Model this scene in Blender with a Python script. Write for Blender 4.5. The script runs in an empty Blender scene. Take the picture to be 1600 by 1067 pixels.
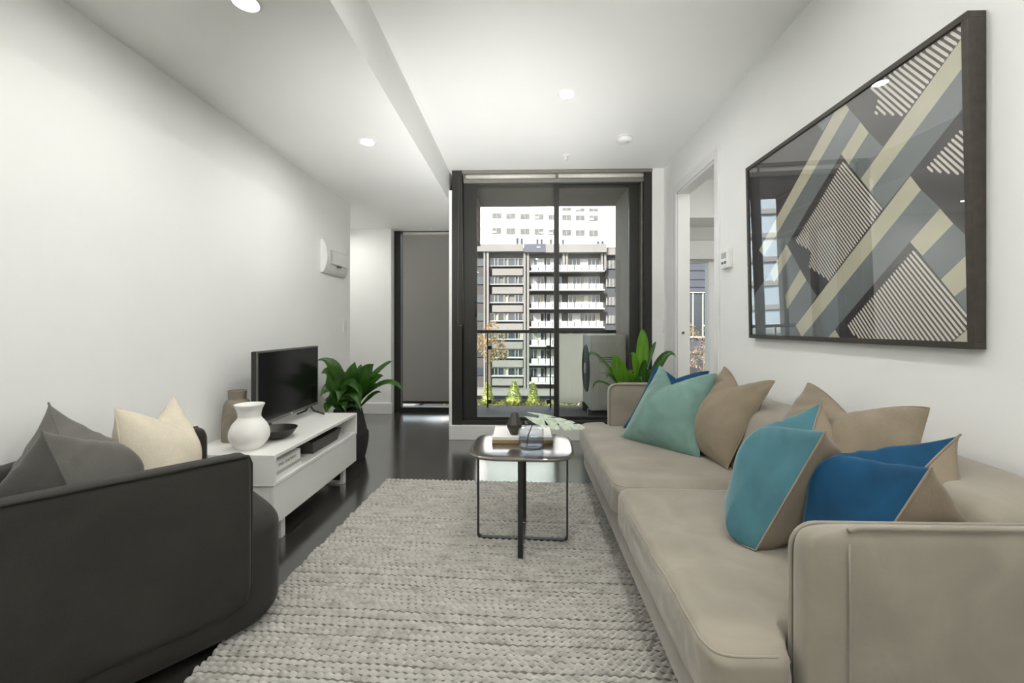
import bpy, bmesh, math, random
import numpy as np
from mathutils import Vector, Matrix, noise

random.seed(7)
SC = bpy.context.scene
COL = SC.collection
R = math.radians

# ------------------------------------------------------------------ camera facts
F, HZ, CH, YAW = 667.0, 510.0, 1.12, R(1.6)
CT, ST = math.cos(YAW), math.sin(YAW)

def ray(px, py):
    a = (px - 800.0) / F
    return Vector((a * CT - ST, a * ST + CT, (HZ - py) / F))

def P(px, py, X=None, Y=None, Z=None):
    """where a sight line meets the plane X=, Y= or Z= of the room (metres)"""
    d = ray(px, py)
    if X is not None: t = X / d.x
    elif Y is not None: t = Y / d.y
    else: t = (Z - CH) / d.z
    return Vector((d.x * t, d.y * t, CH + d.z * t))

# ------------------------------------------------------------------ materials
def srgb(r, g, b):
    f = lambda c: (c / 255 / 12.92) if c / 255 <= 0.04045 else ((c / 255 + 0.055) / 1.055) ** 2.4
    return (f(r), f(g), f(b), 1)

class NT:
    def __init__(s, name):
        s.m = bpy.data.materials.new(name); s.m.use_nodes = True
        s.t = s.m.node_tree; s.n = s.t.nodes; s.l = s.t.links
        s.p = s.n['Principled BSDF']; s.out = s.n['Material Output']
    def node(s, t, **kw):
        n = s.n.new(t)
        for k, v in kw.items():
            if k in n.inputs: n.inputs[k].default_value = v
            else: setattr(n, k, v)
        return n
    def link(s, a, b): s.l.new(a, b)
    def coords(s, scale=(1, 1, 1), rot=(0, 0, 0)):
        tc = s.node('ShaderNodeTexCoord'); mp = s.node('ShaderNodeMapping')
        mp.inputs['Scale'].default_value = scale; mp.inputs['Rotation'].default_value = rot
        s.link(tc.outputs['Object'], mp.inputs['Vector']); return mp.outputs['Vector']
    def ramp(s, fac, stops):
        r = s.node('ShaderNodeValToRGB'); e = r.color_ramp.elements
        while len(e) < len(stops): e.new(0.5)
        for i, (p, c) in enumerate(stops): e[i].position = p; e[i].color = c
        s.link(fac, r.inputs['Fac']); return r.outputs['Color']
    def bump(s, h, strength=0.3, dist=0.01):
        b = s.node('ShaderNodeBump'); b.inputs['Strength'].default_value = strength
        b.inputs['Distance'].default_value = dist
        s.link(h, b.inputs['Height']); s.link(b.outputs['Normal'], s.p.inputs['Normal'])

def mat(name, col, rough=0.5, metal=0.0, spec=0.5, var=0.06, scale=30, bump=0.0, bdist=0.002, sheen=0.0, coat=0.0, stretch=(1, 1, 1)):
    """plain procedural surface: base colour varied a little by noise, optional bump"""
    s = NT(name); p = s.p
    nz = s.node('ShaderNodeTexNoise', Scale=scale, Detail=4.0)
    s.link(s.coords(stretch), nz.inputs['Vector'])
    lo = tuple(c * (1 - var) for c in col[:3]) + (1,); hi = tuple(min(1, c * (1 + var)) for c in col[:3]) + (1,)
    s.link(s.ramp(nz.outputs['Fac'], [(0.3, lo), (0.7, hi)]), p.inputs['Base Color'])
    p.inputs['Roughness'].default_value = rough; p.inputs['Metallic'].default_value = metal
    p.inputs['Specular IOR Level'].default_value = spec
    p.inputs['Sheen Weight'].default_value = sheen; p.inputs['Sheen Roughness'].default_value = 0.4
    p.inputs['Coat Weight'].default_value = coat
    if coat: p.inputs['Coat IOR'].default_value = 2.0; p.inputs['Coat Roughness'].default_value = 0.12
    if bump: s.bump(nz.outputs['Fac'], bump, bdist)
    return s.m

def fabric(name, col, weave=900, rough=0.85, sheen=0.4, mottle=0.14, sheen_tint=None, weave_amt=0.25, crease=0.0):
    """woven or velvet cloth: broad mottling, fine weave bump, sheen"""
    s = NT(name); p = s.p
    v = s.coords()
    n1 = s.node('ShaderNodeTexNoise', Scale=7.0, Detail=3.0, Distortion=0.6); s.link(v, n1.inputs['Vector'])
    n2 = s.node('ShaderNodeTexNoise', Scale=float(weave), Detail=1.0); s.link(v, n2.inputs['Vector'])
    lo = tuple(c * (1 - mottle) for c in col[:3]) + (1,); hi = tuple(min(1, c * (1 + mottle)) for c in col[:3]) + (1,)
    c1 = s.ramp(n1.outputs['Fac'], [(0.32, lo), (0.68, hi)])
    c2 = s.ramp(n2.outputs['Fac'], [(0.35, (1 - weave_amt,) * 3 + (1,)), (0.65, (1, 1, 1, 1))])
    mx = s.node('ShaderNodeMix', data_type='RGBA', blend_type='MULTIPLY'); mx.inputs[0].default_value = 1
    s.link(c1, mx.inputs[6]); s.link(c2, mx.inputs[7]); s.link(mx.outputs[2], p.inputs['Base Color'])
    p.inputs['Roughness'].default_value = rough; p.inputs['Specular IOR Level'].default_value = 0.25
    p.inputs['Sheen Weight'].default_value = sheen; p.inputs['Sheen Roughness'].default_value = 0.35
    if sheen_tint: p.inputs['Sheen Tint'].default_value = sheen_tint
    ad = s.node('ShaderNodeMath', operation='MULTIPLY_ADD'); ad.inputs[1].default_value = 2.5
    n3 = s.node('ShaderNodeTexNoise', Scale=18.0, Detail=3.0, Distortion=1.2); s.link(v, n3.inputs['Vector'])
    s.link(n3.outputs['Fac'], ad.inputs[0]); s.link(n2.outputs['Fac'], ad.inputs[2])
    s.bump(ad.outputs[0], 0.35 + crease, 0.0016)
    return s.m

def emit(name, col, strength):
    s = NT(name); s.n.remove(s.p)
    e = s.node('ShaderNodeEmission'); e.inputs['Color'].default_value = col; e.inputs['Strength'].default_value = strength
    s.link(e.outputs[0], s.out.inputs['Surface']); return s.m

def thin_glass(name, tint=(1, 1, 1, 1), ior=1.5, gain=1.0, rough=0.0):
    """single sheet of window glass: mostly clear, mirror-like at a slant"""
    s = NT(name); s.n.remove(s.p)
    tr = s.node('ShaderNodeBsdfTransparent'); tr.inputs['Color'].default_value = tint
    gl = s.node('ShaderNodeBsdfGlossy'); gl.inputs['Roughness'].default_value = rough
    fr = s.node('ShaderNodeFresnel'); ge = s.node('ShaderNodeNewGeometry')
    mr = s.node('ShaderNodeMapRange'); mr.inputs[3].default_value = ior; mr.inputs[4].default_value = 1 / ior
    s.link(ge.outputs['Backfacing'], mr.inputs[0]); s.link(mr.outputs[0], fr.inputs['IOR'])
    mu = s.node('ShaderNodeMath', operation='MULTIPLY', use_clamp=True); mu.inputs[1].default_value = gain
    s.link(fr.outputs[0], mu.inputs[0])
    mx = s.node('ShaderNodeMixShader'); s.link(mu.outputs[0], mx.inputs[0])
    s.link(tr.outputs[0], mx.inputs[1]); s.link(gl.outputs[0], mx.inputs[2])
    s.link(mx.outputs[0], s.out.inputs['Surface']); return s.m

def floor_mat():
    s = NT('dark_timber_boards'); p = s.p
    v = s.coords((1, 1, 1), (0, 0, R(90)))
    br = s.node('ShaderNodeTexBrick', Scale=1.0)
    br.inputs['Color1'].default_value = (0.027, 0.025, 0.022, 1); br.inputs['Color2'].default_value = (0.042, 0.039, 0.035, 1)
    br.inputs['Mortar'].default_value = (0.006, 0.005, 0.005, 1); br.inputs['Mortar Size'].default_value = 0.0012
    br.inputs['Brick Width'].default_value = 1.6; br.inputs['Row Height'].default_value = 0.125
    s.link(v, br.inputs['Vector'])
    gr = s.node('ShaderNodeTexNoise', Scale=26.0, Detail=6.0, Distortion=0.8); s.link(s.coords((1, 0.07, 1)), gr.inputs['Vector'])
    g = s.ramp(gr.outputs['Fac'], [(0.3, (0.6, 0.6, 0.6, 1)), (0.75, (1.5, 1.45, 1.4, 1))])
    mx = s.node('ShaderNodeMix', data_type='RGBA', blend_type='MULTIPLY'); mx.inputs[0].default_value = 1
    s.link(br.outputs['Color'], mx.inputs[6]); s.link(g, mx.inputs[7]); s.link(mx.outputs[2], p.inputs['Base Color'])
    wr = s.node('ShaderNodeTexNoise', Scale=3.5, Detail=5.0); s.link(s.coords((1, .6, 1)), wr.inputs['Vector'])
    rr = s.node('ShaderNodeMapRange'); rr.inputs[3].default_value = 0.13; rr.inputs[4].default_value = 0.27
    s.link(wr.outputs['Fac'], rr.inputs[0]); s.link(rr.outputs[0], p.inputs['Roughness'])
    p.inputs['Specular IOR Level'].default_value = 0.5
    p.inputs['Coat Weight'].default_value = 1.0; p.inputs['Coat IOR'].default_value = 1.9; p.inputs['Coat Roughness'].default_value = 0.17
    sc = s.node('ShaderNodeTexNoise', Scale=60.0, Detail=8.0, Roughness=0.75, Distortion=2.0); s.link(s.coords((1, 0.12, 1), (0, 0, R(14))), sc.inputs['Vector'])
    scr = s.ramp(sc.outputs['Fac'], [(0.66, (0, 0, 0, 1)), (0.74, (0.10, 0.098, 0.092, 1))])
    ad = s.node('ShaderNodeMix', data_type='RGBA', blend_type='ADD'); ad.inputs[0].default_value = 1
    s.link(mx.outputs[2], ad.inputs[6]); s.link(scr, ad.inputs[7]); s.link(ad.outputs[2], p.inputs['Base Color'])
    s.bump(gr.outputs['Fac'], 0.06, 0.002)
    return s.m

def brick_mat():
    s = NT('brown_brickwork')
    br = s.node('ShaderNodeTexBrick', Scale=1.0)
    br.inputs['Color1'].default_value = srgb(150, 118, 104); br.inputs['Color2'].default_value = srgb(120, 92, 82)
    br.inputs['Mortar'].default_value = srgb(175, 165, 155); br.inputs['Mortar Size'].default_value = 0.008
    br.inputs['Brick Width'].default_value = 0.23; br.inputs['Row Height'].default_value = 0.076
    s.link(s.coords((1, 1, 1), (R(90), 0, R(90))), br.inputs['Vector'])
    s.link(br.outputs['Color'], s.p.inputs['Base Color']); s.p.inputs['Roughness'].default_value = 0.85
    return s.m

def leaf_mat(name, c0, c1):
    s = NT(name); p = s.p
    nz = s.node('ShaderNodeTexNoise', Scale=30.0, Detail=4.0); s.link(s.coords((1.6, 1, 0.22)), nz.inputs['Vector'])
    s.link(s.ramp(nz.outputs['Fac'], [(0.32, c0), (0.68, c1)]), p.inputs['Base Color'])
    p.inputs['Roughness'].default_value = 0.32; p.inputs['Specular IOR Level'].default_value = 0.5
    tl = s.node('ShaderNodeBsdfTranslucent'); tl.inputs['Color'].default_value = tuple(min(1, c * 1.8) for c in c1[:3]) + (1,)
    mx = s.node('ShaderNodeMixShader'); mx.inputs[0].default_value = 0.28
    s.link(p.outputs[0], mx.inputs[1]); s.link(tl.outputs[0], mx.inputs[2]); s.link(mx.outputs[0], s.out.inputs['Surface'])
    return s.m

def blind_mat():
    s = NT('grey_screen_fabric'); p = s.p
    wv = s.node('ShaderNodeTexNoise', Scale=500.0); s.link(s.coords(), wv.inputs['Vector'])
    s.link(s.ramp(wv.outputs['Fac'], [(0.4, srgb(186, 183, 178)), (0.6, srgb(200, 197, 192))]), p.inputs['Base Color'])
    p.inputs['Roughness'].default_value = 0.8
    tl = s.node('ShaderNodeBsdfTranslucent'); tl.inputs['Color'].default_value = srgb(120, 118, 115)
    mx = s.node('ShaderNodeMixShader'); mx.inputs[0].default_value = 0.45
    s.link(p.outputs[0], mx.inputs[1]); s.link(tl.outputs[0], mx.inputs[2]); s.link(mx.outputs[0], s.out.inputs['Surface'])
    return s.m

def frosted(name, col):
    s = NT(name); p = s.p; p.inputs['Base Color'].default_value = col; p.inputs['Roughness'].default_value = 0.6
    tl = s.node('ShaderNodeBsdfTranslucent'); tl.inputs['Color'].default_value = col
    mx = s.node('ShaderNodeMixShader'); mx.inputs[0].default_value = 0.92
    s.link(p.outputs[0], mx.inputs[1]); s.link(tl.outputs[0], mx.inputs[2]); s.link(mx.outputs[0], s.out.inputs['Surface'])
    return s.m

def rug_mat():
    s = NT('chunky_wool'); p = s.p
    nz = s.node('ShaderNodeTexNoise', Scale=50.0, Detail=3.0); s.link(s.coords((0.28, 1, 0.3)), nz.inputs['Vector'])
    n2 = s.node('ShaderNodeTexNoise', Scale=700.0, Detail=2.0); s.link(s.coords(), n2.inputs['Vector'])
    c = s.ramp(nz.outputs['Fac'], [(0.25, srgb(158, 155, 149)), (0.48, srgb(188, 186, 179)), (0.72, srgb(204, 202, 195))])
    c2 = s.ramp(n2.outputs['Fac'], [(0.35, (0.72, 0.72, 0.72, 1)), (0.65, (1, 1, 1, 1))])
    mx = s.node('ShaderNodeMix', data_type='RGBA', blend_type='MULTIPLY'); mx.inputs[0].default_value = 1
    s.link(c, mx.inputs[6]); s.link(c2, mx.inputs[7]); s.link(mx.outputs[2], p.inputs['Base Color'])
    p.inputs['Roughness'].default_value = 0.95; p.inputs['Specular IOR Level'].default_value = 0.1
    s.bump(n2.outputs['Fac'], 0.5, 0.002); return s.m

M = {}
M['wall'] = mat('warm_white_wall_paint', (0.87, 0.875, 0.86), 0.65, spec=0.25, var=0.012, scale=3, bump=0.02)
M['ceil'] = mat('white_ceiling_paint', (0.87, 0.875, 0.86), 0.8, spec=0.2, var=0.012, scale=2)
M['trim'] = mat('white_gloss_paint', (0.80, 0.80, 0.78), 0.35, var=0.01, scale=4)
M['floor'] = floor_mat()
M['black'] = mat('black_powder_coated_metal', srgb(44, 44, 41), 0.42, spec=0.4, var=0.1, scale=60)
M['darkgrey'] = mat('dark_grey_render', srgb(148, 139, 125), 0.8, var=0.08, scale=9, bump=0.1)
M['soffit'] = mat('grey_soffit_sheet', srgb(120, 115, 106), 0.75, var=0.08, scale=12, stretch=(1, 4, 1))
M['greyblind'] = mat('grey_blind_fascia', srgb(120, 117, 110), 0.5, var=0.04)
M['rollblind'] = mat('pale_rolled_blind', srgb(205, 202, 194), 0.6, var=0.04)
M['blind'] = blind_mat()
M['glass'] = thin_glass('clear_window_glass', (0.97, 0.985, 0.98, 1), 1.45, 0.8)
M['railglass'] = thin_glass('greenish_balustrade_glass', (0.86, 0.91, 0.89, 1), 1.45, 0.8)
M['pictureglass'] = thin_glass('picture_glazing', (1, 1, 1, 1), 1.55, 2.8)
M['brick'] = brick_mat()
M['tile'] = mat('charcoal_balcony_tile', srgb(92, 92, 92), 0.6, var=0.12, scale=5)
M['offwhite'] = frosted('frosted_balustrade_glass', srgb(236, 234, 222))
M['plastic'] = mat('white_plastic', (0.82, 0.82, 0.80), 0.35, var=0.01)
M['greyplastic'] = mat('grey_moulded_plastic', srgb(90, 90, 88), 0.4, var=0.03)
M['chrome'] = mat('brushed_steel', srgb(170, 170, 166), 0.28, metal=1.0, var=0.05)
M['lens'] = emit('lit_downlight_lens', (1.0, 0.98, 0.94, 1), 300.0)
M['fill_lens'] = emit('fill_lamp_lens', (1.0, 0.99, 0.97, 1), 3300.0)  # glow of the fill lamps added behind the camera
M['velvet'] = fabric('taupe_velvet', srgb(150, 143, 130), 1400, 0.75, 0.5, 0.09, weave_amt=0.1)
M['linen'] = fabric('taupe_linen', srgb(143, 131, 112), 800, 0.9, 0.25, 0.1, weave_amt=0.2, crease=0.3)
M['linenback'] = fabric('sand_linen_backing', srgb(152, 138, 120), 800, 0.9, 0.2, 0.08, weave_amt=0.2, crease=0.2)
M['sage'] = fabric('sage_green_velvet', srgb(112, 143, 135), 1400, 0.7, 0.6, 0.16, (0.75, 0.95, 0.9, 1), 0.1)
M['teal'] = fabric('dusty_teal_velvet', srgb(66, 112, 122), 1400, 0.7, 0.55, 0.14, (0.75, 0.95, 1, 1), 0.1)
M['blue'] = fabric('deep_blue_velvet', srgb(10, 66, 100), 1400, 0.7, 0.35, 0.25, (0.4, 0.7, 1, 1), 0.1)
M['charcoal'] = fabric('charcoal_wool_upholstery', srgb(59, 57, 53), 1100, 0.9, 0.12, 0.1, weave_amt=0.35)
M['greywool'] = fabric('mid_grey_wool_cloth', srgb(112, 110, 105), 1000, 0.9, 0.2, 0.1, weave_amt=0.4)
M['cream'] = fabric('cream_slub_weave', srgb(214, 205, 186), 650, 0.9, 0.2, 0.06, weave_amt=0.22, crease=0.2)
M['rug'] = rug_mat()
M['whitelam'] = mat('white_laminate', (0.80, 0.795, 0.77), 0.38, var=0.012, scale=5)
M['ceramic'] = mat('matt_white_ceramic', (0.83, 0.82, 0.79), 0.55, var=0.015, scale=8)
M['stone'] = mat('taupe_stoneware', srgb(128, 120, 106), 0.6, var=0.1, scale=25, bump=0.1)
M['blackbowl'] = mat('black_ribbed_timber', srgb(40, 38, 35), 0.45, var=0.2, scale=60, bump=0.3, stretch=(1, 1, 6))
M['felt'] = mat('charcoal_felt', srgb(88, 87, 84), 0.95, var=0.35, scale=260, bump=0.4)
M['screen'] = mat('black_glass_screen', (0.006, 0.006, 0.006, 1), 0.16, spec=0.3, var=0.01)
M['bezel'] = mat('dark_silver_bezel', srgb(120, 118, 114), 0.35, metal=0.7, var=0.04)
M['paper'] = mat('white_book_paper', (0.80, 0.79, 0.76), 0.6, var=0.03, scale=50)
M['tan'] = mat('kraft_book_edge', srgb(150, 128, 88), 0.7, var=0.15, scale=40, stretch=(1, 1, 8))
M['ink'] = mat('dark_grey_print', srgb(70, 68, 64), 0.6, var=0.03)
M['tabletop'] = mat('smoked_oak_table_top', srgb(66, 59, 50), 0.3, spec=0.6, var=0.16, scale=18, coat=1.0, stretch=(0.25, 2.5, 1))
M['darkvase'] = mat('charcoal_faceted_ceramic', srgb(62, 59, 54), 0.5, var=0.06)
M['leaf'] = leaf_mat('deep_green_leaf', srgb(28, 58, 18), srgb(64, 106, 36))
M['leafb'] = leaf_mat('bright_green_leaf', srgb(50, 98, 24), srgb(104, 150, 44))
M['leafm'] = leaf_mat('pale_green_leaf', srgb(140, 160, 128), srgb(214, 224, 204))
M['stem'] = mat('dark_green_stem', srgb(52, 66, 34), 0.5)
M['basket'] = mat('black_woven_basket', srgb(44, 43, 41), 0.85, var=0.4, scale=120, bump=0.8, bdist=0.006)
M['soil'] = mat('dark_soil', srgb(45, 38, 30), 0.95, var=0.3, scale=80)
M['artframe'] = mat('dark_stained_timber', srgb(58, 52, 44), 0.5, var=0.25, scale=40, stretch=(1, 0.2, 1))
M['artblack'] = mat('charcoal_print', srgb(66, 62, 64), 0.6, var=0.06, scale=12)
M['artgrey'] = mat('slate_grey_print', srgb(126, 133, 135), 0.6, var=0.05, scale=12)
M['artcream'] = mat('pale_olive_print', srgb(214, 210, 184), 0.6, var=0.03, scale=12)
M['artwhite'] = mat('ivory_print', srgb(246, 240, 228), 0.6, var=0.02, scale=12)
M['concrete'] = mat('pale_concrete', srgb(116, 113, 109), 0.85, var=0.06, scale=0.8)
M['concretedk'] = mat('grey_concrete', srgb(66, 63, 60), 0.85, var=0.08, scale=0.6)
M['slatewall'] = mat('slate_grey_wall', srgb(62, 63, 66), 0.85, var=0.08, scale=0.6)
M['whitewall'] = mat('white_painted_concrete', (0.84, 0.83, 0.80), 0.85, var=0.02, scale=0.4)
M['balwhite'] = mat('white_balustrade_sheet', (0.36, 0.355, 0.345), 0.6, var=0.03, scale=1)
M['facadeglass'] = mat('reflective_facade_glass', srgb(40, 48, 54), 0.06, spec=0.7, var=0.3, scale=0.5)
M['curtain'] = mat('cream_window_drape', srgb(142, 137, 120), 0.8, var=0.1, scale=0.7)
M['bldgwindow'] = mat('grey_window_blind', srgb(92, 91, 88), 0.6, var=0.25, scale=0.8)
M['darkpanel'] = mat('blue_slate_cladding', srgb(64, 66, 75), 0.5, var=0.12, scale=1.5, stretch=(1, 1, 5))
M['conifer'] = leaf_mat('lime_conifer_needle', srgb(108, 118, 56), srgb(178, 182, 108))
M['autumn'] = leaf_mat('pale_autumn_leaf', srgb(116, 92, 59), srgb(166, 145, 109))
M['hedge'] = leaf_mat('mixed_groundcover_leaf', srgb(68, 65, 34), srgb(124, 128, 65))
M['bark'] = mat('grey_bark', srgb(92, 82, 70), 0.9, var=0.2, scale=20)
M['asphalt'] = mat('grey_paved_ground', srgb(86, 85, 82), 0.9, var=0.1, scale=0.3)
M['acbody'] = mat('pale_grey_enamel', srgb(176, 174, 166), 0.5, var=0.05, scale=8)
M['acgrille'] = mat('dark_fan_grille', srgb(62, 62, 62), 0.6, var=0.1)
M['towerblue'] = mat('pale_blue_curtain_wall', srgb(190, 208, 222), 0.4, var=0.1, scale=0.1)
M['towerdark'] = mat('teal_mullion_metal', srgb(70, 110, 125), 0.5, var=0.05)
M['sideglass'] = mat('pale_blue_backed_glass', srgb(186, 206, 222), 0.05, spec=1.0, var=0.05, scale=2, coat=0.6)
M['ribshade'] = mat('painted_rib_shade', srgb(118, 115, 108), 0.95, var=0.2, scale=200)  # shade in the gaps between the rug ribs, put into the colour
M['greychair'] = fabric('pale_grey_chair_cloth', srgb(150, 150, 152), 700, 0.9, 0.2, 0.08)

def real_glass(name, col):
    s = NT(name); p = s.p
    p.inputs['Base Color'].default_value = col; p.inputs['Roughness'].default_value = 0.0
    p.inputs['Transmission Weight'].default_value = 1.0; p.inputs['IOR'].default_value = 1.45
    # let daylight through: shadow rays see the glass as tinted clear
    return s.m
M['vaseglass'] = thin_glass('smoky_blue_glass', (0.95, 0.965, 0.985, 1), 1.5, 1.3)
M['water'] = thin_glass('still_water', (0.90, 0.93, 0.97, 1), 1.33, 1.0)

# ------------------------------------------------------------------ mesh builder
class MB:
    def __init__(s): s.v = []; s.f = []; s.m = []; s.s = []
    def add(s, vs, fs, m=0, smooth=False):
        b = len(s.v); s.v += [tuple(v) for v in vs]
        for f in fs: s.f.append(tuple(i + b for i in f)); s.m.append(m); s.s.append(smooth)
        return s
    def box(s, x0, x1, y0, y1, z0, z1, m=0):
        if x0 > x1: x0, x1 = x1, x0
        if y0 > y1: y0, y1 = y1, y0
        if z0 > z1: z0, z1 = z1, z0
        vs = [(x0, y0, z0), (x1, y0, z0), (x1, y1, z0), (x0, y1, z0), (x0, y0, z1), (x1, y0, z1), (x1, y1, z1), (x0, y1, z1)]
        return s.add(vs, [(0, 3, 2, 1), (4, 5, 6, 7), (0, 1, 5, 4), (1, 2, 6, 5), (2, 3, 7, 6), (3, 0, 4, 7)], m)
    def hexa(s, c, m=0):
        """8 corners: bottom four then top four, counter-clockwise"""
        return s.add(c, [(0, 3, 2, 1), (4, 5, 6, 7), (0, 1, 5, 4), (1, 2, 6, 5), (2, 3, 7, 6), (3, 0, 4, 7)], m)
    def tube(s, pts, r, seg=8, m=0, closed=False, caps=True):
        pts = [Vector(p) for p in pts]; n = len(pts)
        rs = r if isinstance(r, (list, tuple)) else [r] * n
        up = None; vs = []; fs = []
        for i, p in enumerate(pts):
            a = pts[(i - 1) % n] if (closed or i > 0) else p
            b = pts[(i + 1) % n] if (closed or i < n - 1) else p
            t = (b - a).normalized()
            if up is None:
                up = Vector((0, 0, 1)) if abs(t.z) < 0.9 else Vector((1, 0, 0))
            u = (up - t * up.dot(t)).normalized(); w = t.cross(u); up = u
            for k in range(seg):
                an = 2 * math.pi * k / seg
                vs.append(p + u * math.cos(an) * rs[i] + w * math.sin(an) * rs[i])
        rng = n if closed else n - 1
        for i in range(rng):
            for k in range(seg):
                a = i * seg + k; b = i * seg + (k + 1) % seg
                c = ((i + 1) % n) * seg + (k + 1) % seg; d = ((i + 1) % n) * seg + k
                fs.append((a, b, c, d))
        if caps and not closed:
            fs.append(tuple(range(seg))[::-1]); fs.append(tuple((n - 1) * seg + k for k in range(seg)))
        return s.add(vs, fs, m, True)
    def lathe(s, prof, c=(0, 0, 0), seg=40, m=0, smooth=True, cap0=True, cap1=False, ang0=0.0, axis='Z'):
        vs = []; fs = []; n = len(prof)
        for r, z in prof:
            for k in range(seg):
                a = ang0 + 2 * math.pi * k / seg
                v = (r * math.cos(a), r * math.sin(a), z)
                if axis == 'X': v = (v[2], v[0], v[1])
                vs.append((c[0] + v[0], c[1] + v[1], c[2] + v[2]))
        for i in range(n - 1):
            for k in range(seg):
                fs.append((i * seg + k, i * seg + (k + 1) % seg, (i + 1) * seg + (k + 1) % seg, (i + 1) * seg + k))
        if cap0: fs.append(tuple(range(seg))[::-1])
        if cap1: fs.append(tuple((n - 1) * seg + k for k in range(seg)))
        return s.add(vs, fs, m, smooth)
    def grid(s, nu, nv, fn, m=0, smooth=True, flip=False, closeu=False):
        vs = [fn(i / (nu - 1), j / (nv - 1)) for j in range(nv) for i in range(nu)]
        fs = []
        for j in range(nv - 1):
            for i in range(nu - 1):
                q = (j * nu + i, j * nu + i + 1, (j + 1) * nu + i + 1, (j + 1) * nu + i)
                fs.append(q[::-1] if flip else q)
        return s.add(vs, fs, m, smooth)
    def build(s, name, mats, parent=None, bevel=0, bseg=2, sub=0, kind=None, weld=False):
        me = bpy.data.meshes.new(name)
        o = bpy.data.objects.new(name, me); COL.objects.link(o)
        off = Vector((0, 0, 0))
        if parent is not None:
            o.parent = parent
            q = parent
            while q is not None: off += q.location; q = q.parent
        vs = [(v[0] - off.x, v[1] - off.y, v[2] - off.z) for v in s.v]
        me.from_pydata(vs, [], s.f)
        if not isinstance(mats, (list, tuple)): mats = [mats]
        for k in mats: me.materials.append(M[k] if isinstance(k, str) else k)
        me.polygons.foreach_set('material_index', s.m)
        me.polygons.foreach_set('use_smooth', s.s)
        me.update()
        if weld:
            bm = bmesh.new(); bm.from_mesh(me); bmesh.ops.remove_doubles(bm, verts=bm.verts, dist=1e-5)
            bmesh.ops.recalc_face_normals(bm, faces=bm.faces); bm.to_mesh(me); bm.free()
        if bevel:
            md = o.modifiers.new('edge', 'BEVEL'); md.width = bevel; md.segments = bseg; md.limit_method = 'ANGLE'; md.angle_limit = R(40)
            md.harden_normals = False
            for p in me.polygons: p.use_smooth = bseg > 2
        if sub:
            md = o.modifiers.new('soft', 'SUBSURF'); md.levels = sub; md.render_levels = sub
        if kind: o['kind'] = kind
        return o

def remap(t, k=2.2):
    return math.copysign(1 - (1 - abs(t)) ** k, t)

def pad(mb, fmap, n=33, p=6, q=4, crown=0.0, m=0, wr=0.0, seed=0, mn=None, rt=None, rbm=None):
    """soft block: plan outline a superellipse (p), edge rounding q. fmap(a,b,h) -> point, a,b,h in [-1,1]"""
    mn = mn or n
    for sgn in (1, -1):
        def fn(u, v, sgn=sgn):
            a = remap(u * 2 - 1); b = remap(v * 2 - 1)
            mm = max(abs(a), abs(b)); rs = (abs(a) ** p + abs(b) ** p) ** (1 / p)
            k = mm / rs if rs > 1e-9 else 1
            h = max(0.0, 1 - mm ** q) ** (1 / q)
            rr_ = rt if (sgn > 0 or rbm is None) else rbm
            if rr_:                                   # (share of half width, share of half height) taken by the edge radius
                if mm < 0.62: sc, h = mm / 0.62 * (1 - rr_[0]), 1.0
                elif mm < 0.93:
                    an = (mm - 0.62) / 0.31 * math.pi / 2; sc, h = 1 - rr_[0] + rr_[0] * math.sin(an), 1 - rr_[1] + rr_[1] * math.cos(an)
                else: sc, h = 1.0, (1 - rr_[1]) * (1 - (mm - 0.93) / 0.07)
                k *= sc / mm if mm > 1e-9 else 0
            h = sgn * h * (1 + crown * (1 - a * a) * (1 - b * b))
            pt = Vector(fmap(a * k, b * k, h))
            if wr:
                pt.z += wr * noise.noise(Vector((pt.x * 6 + seed, pt.y * 6, pt.z * 3))) * (1 if sgn > 0 else 0.3) * (1 - mm ** 8)
            return pt
        mb.grid(n, mn, fn, m, True, flip=sgn < 0)
    return mb

def box_obj(name, m, x0, x1, y0, y1, z0, z1, parent=None, bevel=0, kind=None, bseg=2):
    return MB().box(x0, x1, y0, y1, z0, z1).build(name, m, parent, bevel, bseg, kind=kind)

def thing(name, label, cat, loc=(0, 0, 0), group=None, kind=None):
    o = bpy.data.objects.new(name, None); COL.objects.link(o); o.location = loc
    o.empty_display_size = 0.1
    o['label'] = label; o['category'] = cat
    if group: o['group'] = group
    if kind: o['kind'] = kind
    return o

def tag(o, label, cat, group=None, kind=None):
    o['label'] = label; o['category'] = cat
    if group: o['group'] = group
    if kind: o['kind'] = kind
    return o

def struct(name, label=None, cat=None, loc=(0, 0, 0)):
    o = bpy.data.objects.new(name, None); COL.objects.link(o); o.location = loc; o['kind'] = 'structure'
    if label: o['label'] = label; o['category'] = cat
    return o

def copy_tree(o, parent=None):
    c = o.copy(); COL.objects.link(c)
    if parent is not None: c.parent = parent
    for ch in list(o.children): copy_tree(ch, c)
    return c

def S(o, label, cat):
    o['label'] = label; o['category'] = cat; o['kind'] = 'structure'; return o

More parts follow.
